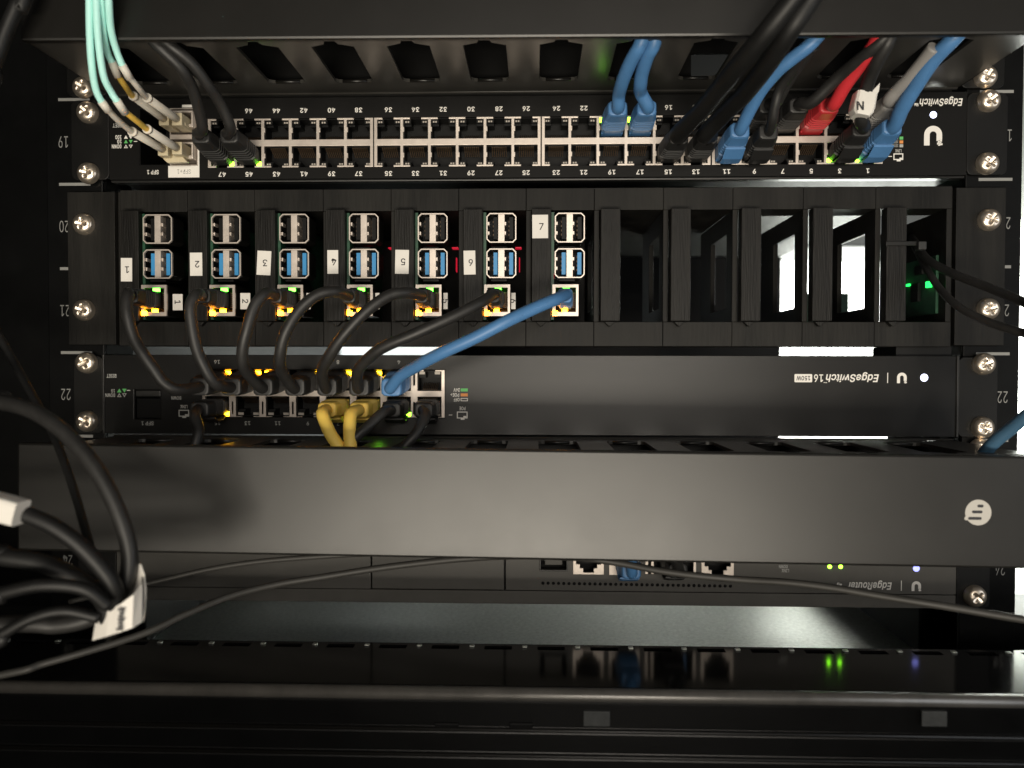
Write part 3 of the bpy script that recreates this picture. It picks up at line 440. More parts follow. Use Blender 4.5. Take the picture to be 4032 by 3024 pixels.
def dash(cx, cy, D, parent, w=1.8): return MB().box(cx - w / 2, cx + w / 2, cy - .18, cy + .18, D, D + .06).build('dash_mark', 'print_white', parent)

# ------------------------------------------------------------------ 48 port switch
FD = 2.4                                                # faceplate front
sw = thing('network_switch', 'long black switch with four rows of silver ports and white port numbers', 'network switch', (0, -1, 0))
x0 = at(430, 560, FD)[0]; x1 = at(3806, 540, FD)[0]; y0 = -43.6; y1 = at(2016, 699, FD)[1]
BK = [(818, 1469), (1473, 2129), (2133, 2799), (2804, 3477)]
P = lambda px, py: at(px, py, FD + .02)
banks = []
for a, b in BK:
    ya = P((a + b) / 2, 452 - (a + b) / 2 * .0048 + 6)[1]; yb = P((a + b) / 2, 644)[1]
    banks.append((P(a, 540)[0], P(b, 540)[0], -32.9, -7.6))
sfpw = [(P(548, 600)[0], P(658, 600)[0], P(600, 425)[1], P(600, 652)[1]), (P(668, 600)[0], P(778, 600)[0], P(700, 425)[1], P(700, 652)[1])]
MB().sheet([(x0, x1, y0, y1)], [b for b in banks] + sfpw, .2, FD).build('faceplate', 'face_dark', sw, bevel=.25)
MB().box(x0 + 2, x1 - 2, -42.6, y1 - .4, -285, -30).build('chassis', 'face_dark', sw)
MB().box(x0 + 2, x1 - 2, y1 - 1.6, y1 - .4, -30, 0).build('chassis_floor', 'face_dark', sw)
MB().box(x0 + .5, x1 - .5, y1 + .1, y1 + 1.5, -3, FD - .4).build('front_lip', 'duct', sw, bevel=.5)
for sg, xa, xb in ((-1, -239.5, x0 - .4), (1, x1 + .4, 243.5)):
    MB().poly(rrect(xa, xb, -43.2, -1.8, 3.2), .1, 2).build('mounting_ear', 'powder', sw, bevel=.35)
PM = port_mesh(12.7, 10.9)
port_at = {}
for k, (a, b, ya, yb) in enumerate(banks):
    w6 = (b - a) / 6; ym = (ya + yb) / 2; bar = 1.65; dv = .75
    rects = [(a, b, ym - bar, ym + bar)]
    for i in range(7):
        c = a + w6 * i; l, r = max(a, c - dv), min(b, c + dv)
        if i == 0: r = a + 1.6
        if i == 6: l = b - 1.6
        rects.append((l, r, ya, yb)); 
        l, r = max(a, c - 4.3), min(b, c + 4.3)
        rects += [(l, r, ya, ya + .85), (l, r, yb - .85, yb)]
        if 0 < i < 6:
            for yy in (ym - 6.6, ym + 6.6): rects.append((c - .6, c + 1.25, yy - 1.2, yy + 1.2))
    bk = MB().sheet(rects, [], 1.2, FD + .1).build('port_bank', 'tin', sw, bevel=.15)
    for i in range(6):
        for row in (0, 1):
            xc = a + w6 * (i + .5) + (.3 if i == 0 else -.3 if i == 5 else 0); yc = ym + (-1 if row == 0 else 1) * (bar + 5.5)
            col = (3 - k) * 6 + (5 - i); num = col * 2 + (2 if row == 0 else 1)
            inst('port', PM, (xc, yc, 1.15), bk, flip=(row == 0)); port_at[num] = (xc, yc)
            px = None
            if num in (48, 20, 18, 12, 10, 8, 6, 4, 2): continue
            text(str(num), (xc, ya - 4.0 if row == 0 else yb + 3.5, FD + .03), 2.25, 'print_white', sw, 'port_number', bold=.022)
def swlight(num, side, m='led_green'):
    xc, yc = port_at[num]; k = -1 if num % 2 == 0 else 1
    return MB().cbox((xc + side * 5.0, yc + k * 3.55, 1.7), (2.3, 2.2, 1.6)).build('port_light_or_glint', m, sw, bevel=.3)
for num, sd in ((20, -1), (18, -1), (3, -1), (1, -1), (47, 1), (45, 1)): swlight(num, sd)
# small form-factor cages
for k, (a, b, ya, yb) in enumerate(sfpw):
    m = MB(); m.box(a, b, ya, yb, -40, -39); m.box(a, a + .5, ya, yb, -39, FD - .3); m.box(b - .5, b, ya, yb, -39, FD - .3)
    m.box(a + .5, b - .5, ya, ya + .5, -39, FD - .3); m.box(a + .5, b - .5, yb - .5, yb, -39, FD - .3); ym = (ya + yb) / 2; m.box(a + .5, b - .5, ym - 1.2, ym + 1.2, -39, FD - .2)
    m.build('module_cage', 'dark' if k == 0 else 'tin', sw)
a, b, ya, yb = sfpw[1]
tg = MB(); tg.sheet([(a - .8, b + .9, yb + .15, yb + 6.2), (b + .15, b + .9, ya - 1, yb + 1), (b - 8, b + .9, ya - 1.6, ya - .2)], [], FD + .02, FD + .1).build('module_tag', 'print_white', sw)
text('SFP+1', ((a + b) / 2 + .2, yb + 3.2, FD + .14), 2.3, 'print_grey', sw, bold=.01, w=7.2)
def lab(s, px, py, h, w=None, m='print_white', D=FD, par=None, **k): return text(s, P(px, py)[:2] + (D + .03,), h, m, par or sw, w=w, **k)
lab('SFP 1', 602, 678, 2.1, 6.2)
lab('RESET', 467, 494, 1.9, 6.3, 'print_grey'); lab('10G', 466, 540, 1.9, 3.2); lab('1G', 470, 557.5, 1.9, 2.3); lab('DOWN', 459, 576.5, 1.9, 5.0)
for py, m, ho in ((540, 'print_white', 0), (557.5, 'print_green', 0), (576.5, 'print_white', 1)):
    for px, up in ((496, 1), (515, 0)): c = P(px, py); tri(c[0], c[1], 1.05, up, FD + .02, sw, m, ho)
c = P(534, 557); dash(c[0], c[1], FD + .02, sw)
lab('EdgeSwitch\u2122 48', 3672, 403, 3.5, 30, bold=.018, shear=.2)
c = P(3674, 534); u_logo(c[0], c[1], 9.0, 9.9, FD + .02, sw)
c = P(3675, 452); MB().lathe((c[0], c[1], FD), [(1.75, -.5), (1.75, .05), (1.4, .25), (.3, .32)], 20).build('status_light', 'led_white', sw)
c = P(3537, 617); jack_icon(c[0], c[1], FD + .02, sw, w=4.9, h=3.3); lab('LINK', 3537, 594, 1.5, 3.2, 'print_grey')
c = P(3505, 616); dash(c[0], c[1], FD + .02, sw)
for py, m in ((544, 'print_green'), (559, 'print_orange'), (574, 'print_grey')):
    c = P(3549, py); MB().cbox((c[0], c[1], FD + .05), (1.8, 1.5, .06)).build('legend_mark', m, sw); c = P(3525, py); lab('10/100', 3524, py, 1.3, 3.2, 'print_grey')

# ------------------------------------------------------------------ 16 port switch
sv = thing('network_switch', 'shorter port switch with a wide blank front and sixteen ports at its left end', 'network switch', (0, 133, 0))
x0 = at(406, 1540, FD)[0]; x1 = at(3772, 1540, FD)[0]; y0 = 90.0; y1 = 131.6
ba = (P(796, 1540)[0], P(1751, 1540)[0], P(1300, 1456)[1], P(1300, 1643)[1])
cage = (P(527, 1540)[0], P(633, 1540)[0], P(580, 1534)[1], P(580, 1650)[1])
MB().sheet([(x0, x1, y0, y1)], [ba, cage], .2, FD).build('faceplate', 'face', sv, bevel=.3)
MB().box(x0 + 2, x1 - 2, y0 + .3, y1 - .6, -260, -25).build('chassis', 'duct', sv)
for sg, xa, xb in ((-1, -239.5, x0 - .5), (1, x1 + .5, 240.5)):
    MB().poly(rrect(xa, xb, 90.6, 131.6, 3.0), .1, 2).build('mounting_ear', 'powder', sv, bevel=.35)
    MB().box(min(sg * (abs(x0 if sg < 0 else x1) - .9), sg * (abs(x0 if sg < 0 else x1) + .2)), max(sg * (abs(x0 if sg < 0 else x1) - .9), sg * (abs(x0 if sg < 0 else x1) + .2)), y0, y1, FD + .05, FD + .7).build('face_edge', 'cover', sv, bevel=.2)
m = MB(); a, b, ya, yb = cage
m.box(a, b, ya, yb, -31, -30); m.box(a, a + .5, ya, yb, -30, FD - .3); m.box(b - .5, b, ya, yb, -30, FD - .3); m.box(a + .5, b - .5, ya, ya + 4.0, -30, FD - 1.5)
m.build('module_cage', 'dark', sv)
MB().box(a + .6, b - .6, ya + .5, ya + 3.6, FD - 1.45, FD - .6).build('cage_spring', 'cover', sv, bevel=.3)
MB().box(a + .6, b - .6, ya + 4.6, yb - .4, FD - 2.4, FD - 1.4).build('dust_flap', 'dark', sv, bevel=.3)
PM2 = port_mesh(12.2, 10.4, False, nw=4.4)
a, b, ya, yb = ba; w8 = (b - a) / 8; ym = (ya + yb) / 2; bar = 1.55
rects = [(a, b, ym - bar, ym + bar)]; cuts = []
for i in range(9):
    c = a + w8 * i; l, r = max(a, c - 1.75), min(b, c + 1.75); rects.append((l, r, ya if i > 6 else ya + 3.2, yb))
    l2, r2 = max(a, c - 5), min(b, c + 5); rects += ([(l2, r2, ya, ya + .8)] if i > 6 else []) + [(l2, r2, yb - .4, yb)]
    for yy in (ym - 7.6, ym + 7.6):
        if 0 < i < 8: cuts.append((c - .45, c + .45, yy - 3.2, yy + 3.2))
bk = MB().sheet(rects, cuts, 1.2, FD + .1).build('port_bank', 'tin', sv, bevel=.15)
MB().box(a, b, ya, yb, -12, -11).build('bank_back', 'dark', sv)
p16 = {}
for i in range(8):
    for row in (0, 1):
        xc = a + w8 * (i + .5); yc = ym + (-1 if row == 0 else 1) * (bar + 5.3); num = (7 - i) * 2 + (2 if row == 0 else 1)
        inst('port', PM2, (xc, yc, 1.15), bk, flip=(row == 0)); p16[num] = (xc, yc)
        if num in (16, 8, 6, 4, 15, 13, 11, 9, 7): text(str(num), (xc, ya - 4 if row == 0 else yb + 3.3, FD + .03), 1.9, 'print_grey' if row else 'print_grey', sv, 'port_number', bold=.012)
for num, sd, m in ((10, 1, 'led_yellow'), (8, 1, 'led_yellow'), (6, 1, 'led_yellow'), (4, 1, 'led_yellow'), (15, 1, 'led_yellow'), (16, 1, 'led_amber'), (14, 1, 'led_amber'), (12, -1, 'led_amber'), (7, 1, 'led_green'), (5, 1, 'led_green'), (3, 1, 'led_green')):
    xc, yc = p16[num]; k = -1 if num % 2 == 0 else 1
    MB().cbox((xc + sd * 5.2, yc + k * 3.9, 1.6), (3.0, 1.9, 1.7)).build('port_light_or_glint', m, sv, bevel=.3)
def lb(*a_, **k): return lab(*a_, par=sv, **k)
lb('RESET', 439, 1480, 1.8, 5.2, 'print_grey'); lb('1G', 445, 1539, 1.7, 2.0, 'print_grey'); lb('DOWN', 434, 1556, 1.8, 5.2, 'print_grey')
for py, m, ho in ((1538, 'print_green', 0), (1556, 'print_grey', 1)):
    for px, up in ((470, 1), (490, 0)): c = P(px, py); tri(c[0], c[1], 1.2, up, FD + .02, sv, m, ho)
c = P(506, 1537); dash(c[0], c[1], FD + .02, sv)
lb('SFP 1', 581, 1667, 1.9, 6.6, 'print_grey'); lb('DOWN', 694, 1567, 1.7, 5.2, 'print_grey'); lb('LINK', 724, 1601, 1.6, 3.9, 'print_grey')
c = P(724, 1627); jack_icon(c[0], c[1], FD + .02, sv, 'print_grey')
lb('24V', 1798, 1535.5, 1.7, 3.2); lb('POE+', 1791, 1555, 1.7, 4.5); lb('OFF', 1798, 1573.5, 1.7, 3.1); lb('POE', 1821, 1608, 1.7, 3.2)
for py, m in ((1535.5, 'print_green'), (1555, 'print_orange')): c = P(1828, py); MB().cbox((c[0], c[1], FD + .05), (3.7, 1.55, .06)).build('legend_mark', m, sv)
c = P(1828, 1573.5); MB().sheet([(c[0] - 1.85, c[0] + 1.85, c[1] - .8, c[1] + .8)], [(c[0] - 1.5, c[0] + 1.5, c[1] - .45, c[1] + .45)], FD + .02, FD + .08).build('legend_mark', 'print_white', sv)
c = P(1820, 1634); jack_icon(c[0], c[1], FD + .02, sv); c = P(1774, 1634); dash(c[0], c[1], FD + .02, sv)
lb('EdgeSwitch', 3356, 1489, 3.7, 26.8, bold=.018, shear=.2); lb('16', 3223, 1489, 3.7, 4.6, bold=.012); lb('\u2122', 3250, 1504, 1.0, 1.8)
c = P(3163, 1489); wb = MB().poly(rrect(c[0] - 4.5, c[0] + 4.5, c[1] - 2.1, c[1] + 2.1, .5, 3), FD + .02, FD + .07).build('power_badge', 'print_white', sv)
text('150W', (c[0], c[1], FD + .1), 2.1, 'ink', sv, w=7.0)
c = P(3495, 1488); MB().cbox((c[0], c[1], FD + .05), (.4, 5.2, .06)).build('divider_mark', 'print_white', sv)
c = P(3551, 1488); u_logo(c[0], c[1], 4.9, 5.4, FD + .02, sv)
c = P(3639, 1487); MB().lathe((c[0], c[1], FD), [(1.95, -.5), (1.95, .05), (1.6, .25), (.3, .32)], 20).build('status_light', 'led_white', sv)

MB().box(at(3500, 1720, -20)[0], x1 - 1, y1 - 2, y1 + 4.5, -22, -12).build('end_block', 'dark', sv)
# ------------------------------------------------------------------ router
rt = thing('router', 'black router behind the emblem cover, tiny vent holes in a row below its ports', 'router', (0, 222, 0))
x0 = -217; x1 = at(3764, 2290, FD)[0]; y0 = 178.6; y1 = at(2016, 2378, FD)[1]; ys = at(2016, 2325, FD)[1]
xa, xm = at(1462, 2300, FD)[0], at(1988, 2300, FD)[0]
R = lambda px, py: at(px, py, FD + .02)
opn = []
for l, r in ((2262, 2372), (2404, 2514), (2767, 2883)): opn.append((R(l, 2250)[0], R(r, 2250)[0], R(l, 2150)[1], R((l + r) / 2, 2256 + (l - 2262) * .016)[1]))
opn.append((R(2546, 2250)[0], R(2735, 2250)[0], R(2640, 2150)[1], R(2640, 2261)[1])); opn.append((R(2130, 2250)[0], R(2230, 2250)[0], R(2180, 2150)[1], R(2180, 2243)[1]))
MB().sheet([(xm + .5, x1, y0, ys - .25)], opn, .2, FD).build('port_panel', 'router_face', rt, bevel=.2)
MB().box(xa + .4, xm - .4, y0, ys - .25, .2, FD).build('blank_panel', 'router_face', rt, bevel=.3)
MB().sheet([(x0, xa - .3, y0, ys), (x0, x1, ys + .25, y1)], [], .2, FD).build('faceplate', 'router_face', rt, bevel=.3)
MB().box(x0 + 1, x1 - 1, y0, y1 - .4, -200, -14).build('chassis', 'duct', rt)
MB().poly(rrect(x1 + .5, 238, y0, y1 - .6, 2), .1, 2).build('mounting_ear', 'powder', rt, bevel=.3)
MB().poly(rrect(-238, x0 - .5, y0, y1 - .6, 2), .1, 2).build('mounting_ear', 'powder', rt, bevel=.3)
for i in range(37):
    c = R(2138 + 20.5 * i, 2296 + .33 * i)
    MB().lathe((c[0], c[1], FD), [(.85, 0.01), (.85, .03)], 10).build('vent_hole', 'dark', rt)
for j, (l, r, t0, b0) in enumerate(opn[:3]):
    w = r - l; cx = (l + r) / 2
    m = MB(); m.sheet([(l - .8, r + .8, t0, b0 + .8)], [(l + .9, r - .9, t0, b0 - 4.6), (l + 2.9, r - 2.9, t0, b0 - 2.6), (l + 4.6, r - 4.6, t0, b0 - .3)], 1.6, FD + .4)
    q = m.build('port_shield', 'tin', rt, bevel=.2); MB().box(l - .6, r + .6, t0, b0, -12, -8).build('port_back', 'dark', rt)
l, r, t0, b0 = opn[3]
m = MB(); m.sheet([(l - .8, r + .8, t0, b0)], [(l + .8, l + 2.2, t0, b0), (l + 3.8, r - 6.4, t0, b0), (r - 4.6, r - .7, t0, b0)], 1.6, FD + .3).build('module_cage', 'tin', rt, bevel=.2)
MB().box(r - 6.2, r - 4.9, t0, b0 - .5, 1, FD + 4).build('module_latch', 'blue', rt)
MB().box(l - .6, r + .6, t0, b0, -12, -8).build('cage_back', 'dark', rt)
l, r, t0, b0 = opn[4]
MB().sheet([(l - .9, r + .9, t0, b0 + .9)], [(l, r, t0, b0)], 1.6, FD + .3).build('console_frame', 'cover', rt, bevel=.2)
MB().box(l + 2, r - 2, t0, b0 - 2, -3, 1).build('console_socket', 'router_face', rt, bevel=.3); MB().box(l, r, t0, b0, -12, -8).build('console_back', 'dark', rt)
def lr(*a_, **k): return lab(*a_, par=rt, **k)
lr('LINK', 3092, 2247, 1.6, 3.8, 'print_grey'); lr('DOWN', 3084, 2231, 1.6, 4.4, 'print_grey')
lr('EdgeRouter', 3424, 2307, 3.5, 22.5, bold=.018, shear=.2); lr('4', 3305, 2307, 3.3, 2.6, bold=.02)
c = R(3549, 2306); MB().cbox((c[0], c[1], FD + .05), (.4, 5.2, .06)).build('divider_mark', 'print_white', rt)
c = R(3608, 2308); u_logo(c[0], c[1], 4.8, 5.1, FD + .02, rt)
for px, py, m, rr in ((3267, 2231, 'led_green', 1.0), (3310, 2231, 'led_green', 1.0), (3608, 2238, 'led_violet', 1.7)):
    c = R(px, py); MB().lathe((c[0], c[1], FD), [(rr, -.5), (rr, .1), (rr * .8, .35), (.2, .42)], 16).build('status_light', m, rt)

# ------------------------------------------------------------------ printed 2U frame with twelve bays
DM = 4.0
fm = thing('bay_frame', 'black printed frame with twelve upright bays between the two port switches', 'rack frame', (0, 86, 0))
BX = [at(x, 1050, DM)[0] for x in (474, 739, 1003, 1273, 1540, 1806, 2071, 2339, 2611, 2884, 3161, 3446, 3747)]
ty, oy0, oy1, by = (at(2050, y, DM)[1] for y in (741, 828, 1267, 1363))
def slabX(mb, plus, minus, x0, x1, mi=0):               # rectangles in (D, Y), thickness along X
    t = MB().sheet(plus, minus, x0, x1); return mb.add([(x, y, d) for d, y, x in t.v], t.f, mi)
for i in range(12):
    a, b = BX[i] + .06, BX[i + 1] - .06; s = rnd.uniform(-.15, .15)
    MB().box(a, b, ty, oy0, -90 if i < 9 else -14, DM + s * .6).build('top_bar', 'print', fm, bevel=.25)
    MB().box(a, b, oy1, by, -14, DM - s * .6).build('bottom_bar', 'print', fm, bevel=.25)
MB().box(BX[0], BX[7] + 2, oy0 - 8, oy1 + 2, -96, -94).build('back_panel', 'print', fm)
for i in range(13):
    x = BX[i] if i < 12 else BX[12] - 2.6
    m = MB(); win = [(-45, -9, 26, 65)] if 6 < i < 12 else []
    slabX(m, [(-72, DM - .4, oy0 + .05, oy1 - .05)], win, x, x + 2.6)
    m.build('divider', 'print', fm, bevel=.2)
for sg in (-1, 1):
    ex = at(458, 1050, 3)[0] if sg < 0 else at(3757, 1050, 3)[0]; eo = at(268, 1050, 3)[0] if sg < 0 else at(3957, 1050, 3)[0]
    MB().box(min(ex, eo), max(ex, eo), ty + .6, by - .6, .1, 3.2).build('mounting_ear', 'print', fm, bevel=.3)
    gx = BX[0] if sg < 0 else BX[12]
    MB().box(min(ex, gx) + .05, max(ex, gx) - .05, ty + .3, by - .3, -8, .6).build('ear_web', 'print', fm)
    MB().box(min(ex, ex + sg * .9), max(ex, ex + sg * .9), ty + .8, by - .8, 3.25, 4.2).build('ear_rib', 'print', fm, bevel=.2)

DP = 9.0
STICK = {1: (476, 521, 1016, 1108), 2: (748, 797, 995, 1086), 3: (1012, 1067, 988, 1083), 4: (1289, 1332, 985, 1078), 5: (1556, 1610, 984, 1078), 6: (1826, 1872, 987, 1081), 7: (2096, 2158, 846, 938)}
HOW = {1: 'beside the left ear', 2: 'second from the left ear', 3: 'third from the left ear', 4: 'fourth from the left ear', 5: 'fifth from the left ear', 6: 'sixth from the left ear', 7: 'whose sticker sits high and reads 7',
       8: 'just after the last filled bay', 9: 'second of the empty bays', 10: 'in the middle of the five empty bays', 11: 'in front of the brightest gap', 12: 'with a zip tie round it beside the right ear'}
tabs = {}
for i in range(12):
    n = i + 1; bx = BX[i]
    sl = thing('sled', ('black printed sled tab with white number sticker, ' if n < 8 else 'bare black printed sled tab, ') + HOW[n], 'sled', (bx + 8, oy1, 0), 'sleds in the printed frame')
    dw = rnd.uniform(-.5, .5)
    MB().box(bx + 2.9, bx + 12.8, oy0 + .4, oy1 - .1, 3.6, 10 + dw * .3).build('front_tab', 'tab', sl, bevel=.3)
    if n < 8: MB().box(bx + 10.4, bx + 12.7, oy0 + 2, oy1 - 2, -86, 3.5).build('side_plate', 'print', sl)
    else: MB().box(bx + 10.4, bx + 12.7, oy0 + 2, oy1 - 2, -5, 3.5).build('side_plate', 'print', sl)
    MB().poly([(bx + 5, oy1 + .1), (bx + 10.5, oy1 + .1), (bx + 8.4, oy1 + 2.4), (bx + 7.1, oy1 + 2.4)], 4.25, 8).build('latch', 'tab', sl, bevel=.25)
    tabs[n] = (bx + 2.9, bx + 12.8)
    if n in STICK:
        l, r, t0, b0 = STICK[n]; A = at(l, t0, 10.2); B = at(r, b0, 10.2)
        cx, cy = (A[0] + B[0]) / 2, (A[1] + B[1]) / 2; hw, hh = (B[0] - A[0]) / 2, (B[1] - A[1]) / 2; an = {3: .05, 5: .02, 6: -.02}.get(n, rnd.uniform(-.01, .01))
        q = [(cx + x * math.cos(an) - y * math.sin(an), cy + x * math.sin(an) + y * math.cos(an)) for x, y in ((-hw, -hh), (hw, -hh), (hw, hh), (-hw, hh))]
        st = MB().poly(q, 10.18, 10.34).build('number_sticker', 'paper', sl)
        text(str(n), (cx + (.6 if n > 1 else .3), cy, 10.38), 3.3, 'ink', st, 'sticker_number', bold=.008, rot=math.pi if n == 7 else 0)

MB().box(at(3462, 1380, -20)[0], BX[12] + 3, by - .3, 90.2, -28, -.6).build('end_block', 'dark', fm)
# --- single board computers in the first seven bays
def usb_mesh(blue):
    m = MB(); ow, oh, c, t = 7.6, 7.5, 1.7, .55
    O = lambda w, h, c: [(-w + c, -h), (w - c, -h), (w, -h + c), (w, h - c), (w - c, h), (-w + c, h), (-w, h - c), (-w, -h + c)]
    a, b = O(ow, oh, c), O(ow - t, oh - t, c - .3)
    a2 = O(ow - .25, oh - .25, c)
    for i in range(8):
        j = (i + 1) % 8; m.poly([a[i], a[j], b[j], b[i]], -1.3, 0, 0); m.poly([a2[i], a2[j], b[j], b[i]], -14, -1.31, 4)  # shell sides behind the rim coloured near black for the shade there
    m.box(-1.55, 1.55, -oh + t + .1, oh - t - .1, -13, -.25, 0)
    m.poly(O(ow - t, oh - t, c - .3), -14, -13, 1)
    for x0, x1 in ((-4.0, -2.0), (4.0, 6.0)):
        m.box(x0, x1, -5.6, 5.6, -12.9, -1.2, 2)
        for k in range(4): m.box(x0 - .35, x0 - .02, -3.9 + 2.2 * k, -2.9 + 2.2 * k, -9, -2.2, 3)
    for x0 in (-6.9, 1.6):
        for y in (-2.4, 2.4): m.box(x0, x0 + .7, y - .8, y + .8, -6, -1.4, 0)
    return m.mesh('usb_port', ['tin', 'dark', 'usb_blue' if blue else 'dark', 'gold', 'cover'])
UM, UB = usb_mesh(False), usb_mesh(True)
def eth_mesh():
    m = MB(); w, h, t = 6.6, 8.0, 1.0
    m.sheet([(-w, w, -h, h)], [(-w + 1.6, w - 1.2, -h + 1.5, h - 2.0)], -1.2, 0, 0)
    m.sheet([(-w + .2, w - .2, -h + .2, h - .2)], [(-w + .5, w - .5, -h + .5, h - .5)], -20, -1.21, 3)
    m.box(-w + .5, w - .5, -h + .5, h - .5, -13, -12, 1)
    for k in range(8): m.box(w - 3.4, w - 1.8, -4.2 + 1.05 * k, -3.8 + 1.05 * k, -11, -3, 2)
    return m.mesh('ethernet_port', ['tin', 'dark', 'gold', 'cover'])
EM = eth_mesh()
jack = {}
ORD = ('first', 'second', 'third', 'fourth', 'fifth', 'sixth', 'seventh')
for i in range(7):
    n = i + 1; bx = BX[i]; off = (474 + i * 266 - 2071) * -.0065      # picture roll and turn
    yu2, yu3, ye = at(2229, 896, DP)[1], at(2229, 1036, DP)[1], at(2229, 1182, DP)[1]
    where = 'last of the row, before the empty bays' if n == 7 else HOW[n]
    pi_ = thing('single_board_computer', 'single board computer ' + where + (', blue' if n == 7 else ', black') + ' cable in its jack', 'circuit board', (bx + 14, oy1 - 1, 0), 'single board computers in the printed frame')
    X0 = bx + 12.95
    MB().box(X0, X0 + 1.4, oy0 + 1.5, oy1 - 1.0, -78, 6.2).build('circuit_board', 'pcb', pi_)
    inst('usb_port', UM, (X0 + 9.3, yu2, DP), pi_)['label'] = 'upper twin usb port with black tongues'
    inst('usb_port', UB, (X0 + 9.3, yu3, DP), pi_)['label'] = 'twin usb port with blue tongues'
    for dy in (8.3, -8.3):
        MB().box(X0 + 4, X0 + 12, yu3 + dy - .5, yu3 + dy + .5, -8, 6).build('component', 'dark', pi_)
    ep = inst('ethernet_port', EM, (X0 + 7.2, ye, DP), pi_)
    def li(dx, dy, d, s, m): 
        o = MB().cbox((X0 + 7.2 + dx, ye + dy, d), s).mesh('port_light_or_glint', m, (X0 + 7.2, ye, DP)); ob = inst('port_light_or_glint', o, (X0 + 7.2, ye, DP), ep); ob.location = (0, 0, 0); MBX = ob; return ob
    li(-5.2, 6.5, DP - .1, (2.4, 2.1, 1.2), 'led_amber')
    li(-.3, 5.2, DP - 1.9, (2.6, 1.4, 1.4), 'led_amber'); li(.4, -5.6, DP - 2.0, (3.2, 1.6, 1.6), 'led_lime')  # inner boxes paint the lights' reflections inside the jack
    if n in (4, 5, 6):
        MB().box(X0 + 17.6, X0 + 18.1, yu3 - 8, yu3 + 0, -30, -26).build('power_light_or_glow', 'led_red', pi_, bevel=.3)  # two glowing bars paint the red light cast beside the board
        MB().box(X0 + 15.5, X0 + 19, yu2 + 4.6, yu2 + 5.2, -30, -24).build('power_light_or_glow', 'led_red', pi_, bevel=.2)
    if n in (4, 5, 6, 7): MB().cbox((X0 + 2.0, yu3 - 6 + n, -38), (1.2, 2.4, 7)).build('power_light_or_glow', 'led_red', pi_)
    jack[n] = (X0 + 7.2, ye)
    if n in (1, 2, 3, 4, 5, 6):
        lx = X0 + (17.6 if n < 3 else 15.4); ly = ye + (.5 if n == 1 else 0)
        s_ = MB().box(lx - (2.6 if n < 3 else 1.1), lx + (2.6 if n < 3 else 1.1), ly - 4.2, ly + 4.2, 4.5, 4.7).build('port_sticker', 'paper', pi_)
        text(str(n), (lx, ly, 4.75), 3.0, 'ink', s_, 'sticker_number', bold=.012, rot=math.pi / 2)
# --- small board in the last bay
wx = BX[12] - 2.7
gb = thing('circuit_board', 'green lit circuit board standing in the last bay beside the right ear', 'circuit board', (wx, 68, -30), None)
MB().box(wx - 1.5, wx - .1, 38, 68, -64, -3).build('board', 'pcb', gb)
for y, d, hy, hd in ((52.5, -8.5, 3.2, 4.5), (47.0, -42, 1.6, 3), (50.5, -31, 1.2, 3.5)):
    MB().cbox((wx - 2.3, y, d), (1.4, hy, hd)).build('status_light', 'led_board', gb, bevel=.2)
for y, d in ((58, -22), (44, -18), (60, -45), (53, -22)):
    MB().cbox((wx - 2.4, y, d), (1.8, 5, 8)).build('chip', 'dark', gb, bevel=.2)
c = at(3355, 1150, -88); pb = MB().box(c[0] - 14, c[0] + 22, c[1] - 5, c[1] + 22, -150, -148); 
pbt = thing('circuit_board', 'bare circuit board with gold pads seen through the bay before the last', 'circuit board', (c[0], c[1] + 22, -149)); pb.build('board', 'pcb', pbt)
for k in range(6):
    for j in (0, 1): MB().cbox((c[0] - 11 + 3.2 * j, c[1] + 0 + 3.2 * k, -147.8), (1.6, 1.2, .4)).build('contact_pad', 'gold', pbt)

# ------------------------------------------------------------------ screws
def screw_mesh():
    m = MB(); R = 5.6; H = 3.6; NR, NS = 16, 48; vs = []; fs = []
    for i in range(NR + 1):
        r = R * (i / NR) ** .8
        for k in range(NS):
            a = 2 * math.pi * k / NS; x, y = r * math.cos(a), r * math.sin(a)
            z = H * math.sqrt(max(0, 1 - (r / R) ** 2.6)) ** .9
            u, v = abs(x), abs(y)
            if (u < .85 and v < 3.1) or (v < .85 and u < 3.1): z -= 1.7 * (1 - max(u, v) / 3.6)
            vs.append((x, y, z))
    for i in range(NR):
        for k in range(NS): fs.append((i * NS + k, i * NS + (k + 1) % NS, (i + 1) * NS + (k + 1) % NS, (i + 1) * NS + k))
    m.add(vs, fs, 0, True); o = len(m.v)
    m.lathe((0, 0, 0), [(R, 0), (R, -.8), (2.6, -.85), (2.6, -8)], NS, 0, False)
    me = m.mesh('screw', 'steel')
    bm = bmesh.new(); bm.from_mesh(me); bmesh.ops.remove_doubles(bm, verts=bm.verts, dist=1e-7); bmesh.ops.recalc_face_normals(bm, faces=bm.faces); bm.to_mesh(me); bm.free()
    return me
SM = screw_mesh()
SCR = [(320, 339, 'left ear of the upper cable manager, topmost on that side'), (336, 437, 'left ear of the long switch, upper one'), (339, 678, 'left ear of the long switch, lower one'),
       (326, 881, 'left ear of the printed frame, upper one'), (327, 1220, 'left ear of the printed frame, lower one'), (332, 1428, 'left ear of the shorter switch, upper one'), (334, 1659, 'left ear of the shorter switch, lower one'),
       (3890, 296, 'right ear of the upper cable manager, topmost on that side'), (3903, 391, 'right ear of the long switch, upper one'), (3897, 639, 'right ear of the long switch, lower one'),
       (3899, 864, 'right ear of the printed frame, upper one'), (3895, 1216, 'right ear of the printed frame, lower one'), (3884, 1433, 'right ear of the shorter switch, upper one'), (3878, 1684, 'right ear of the shorter switch, lower one'),
       (3868, 1772, 'emblem cable manager, half hidden by a cable'), (3848, 2352, 'right ear of the router, below the emblem cover')]
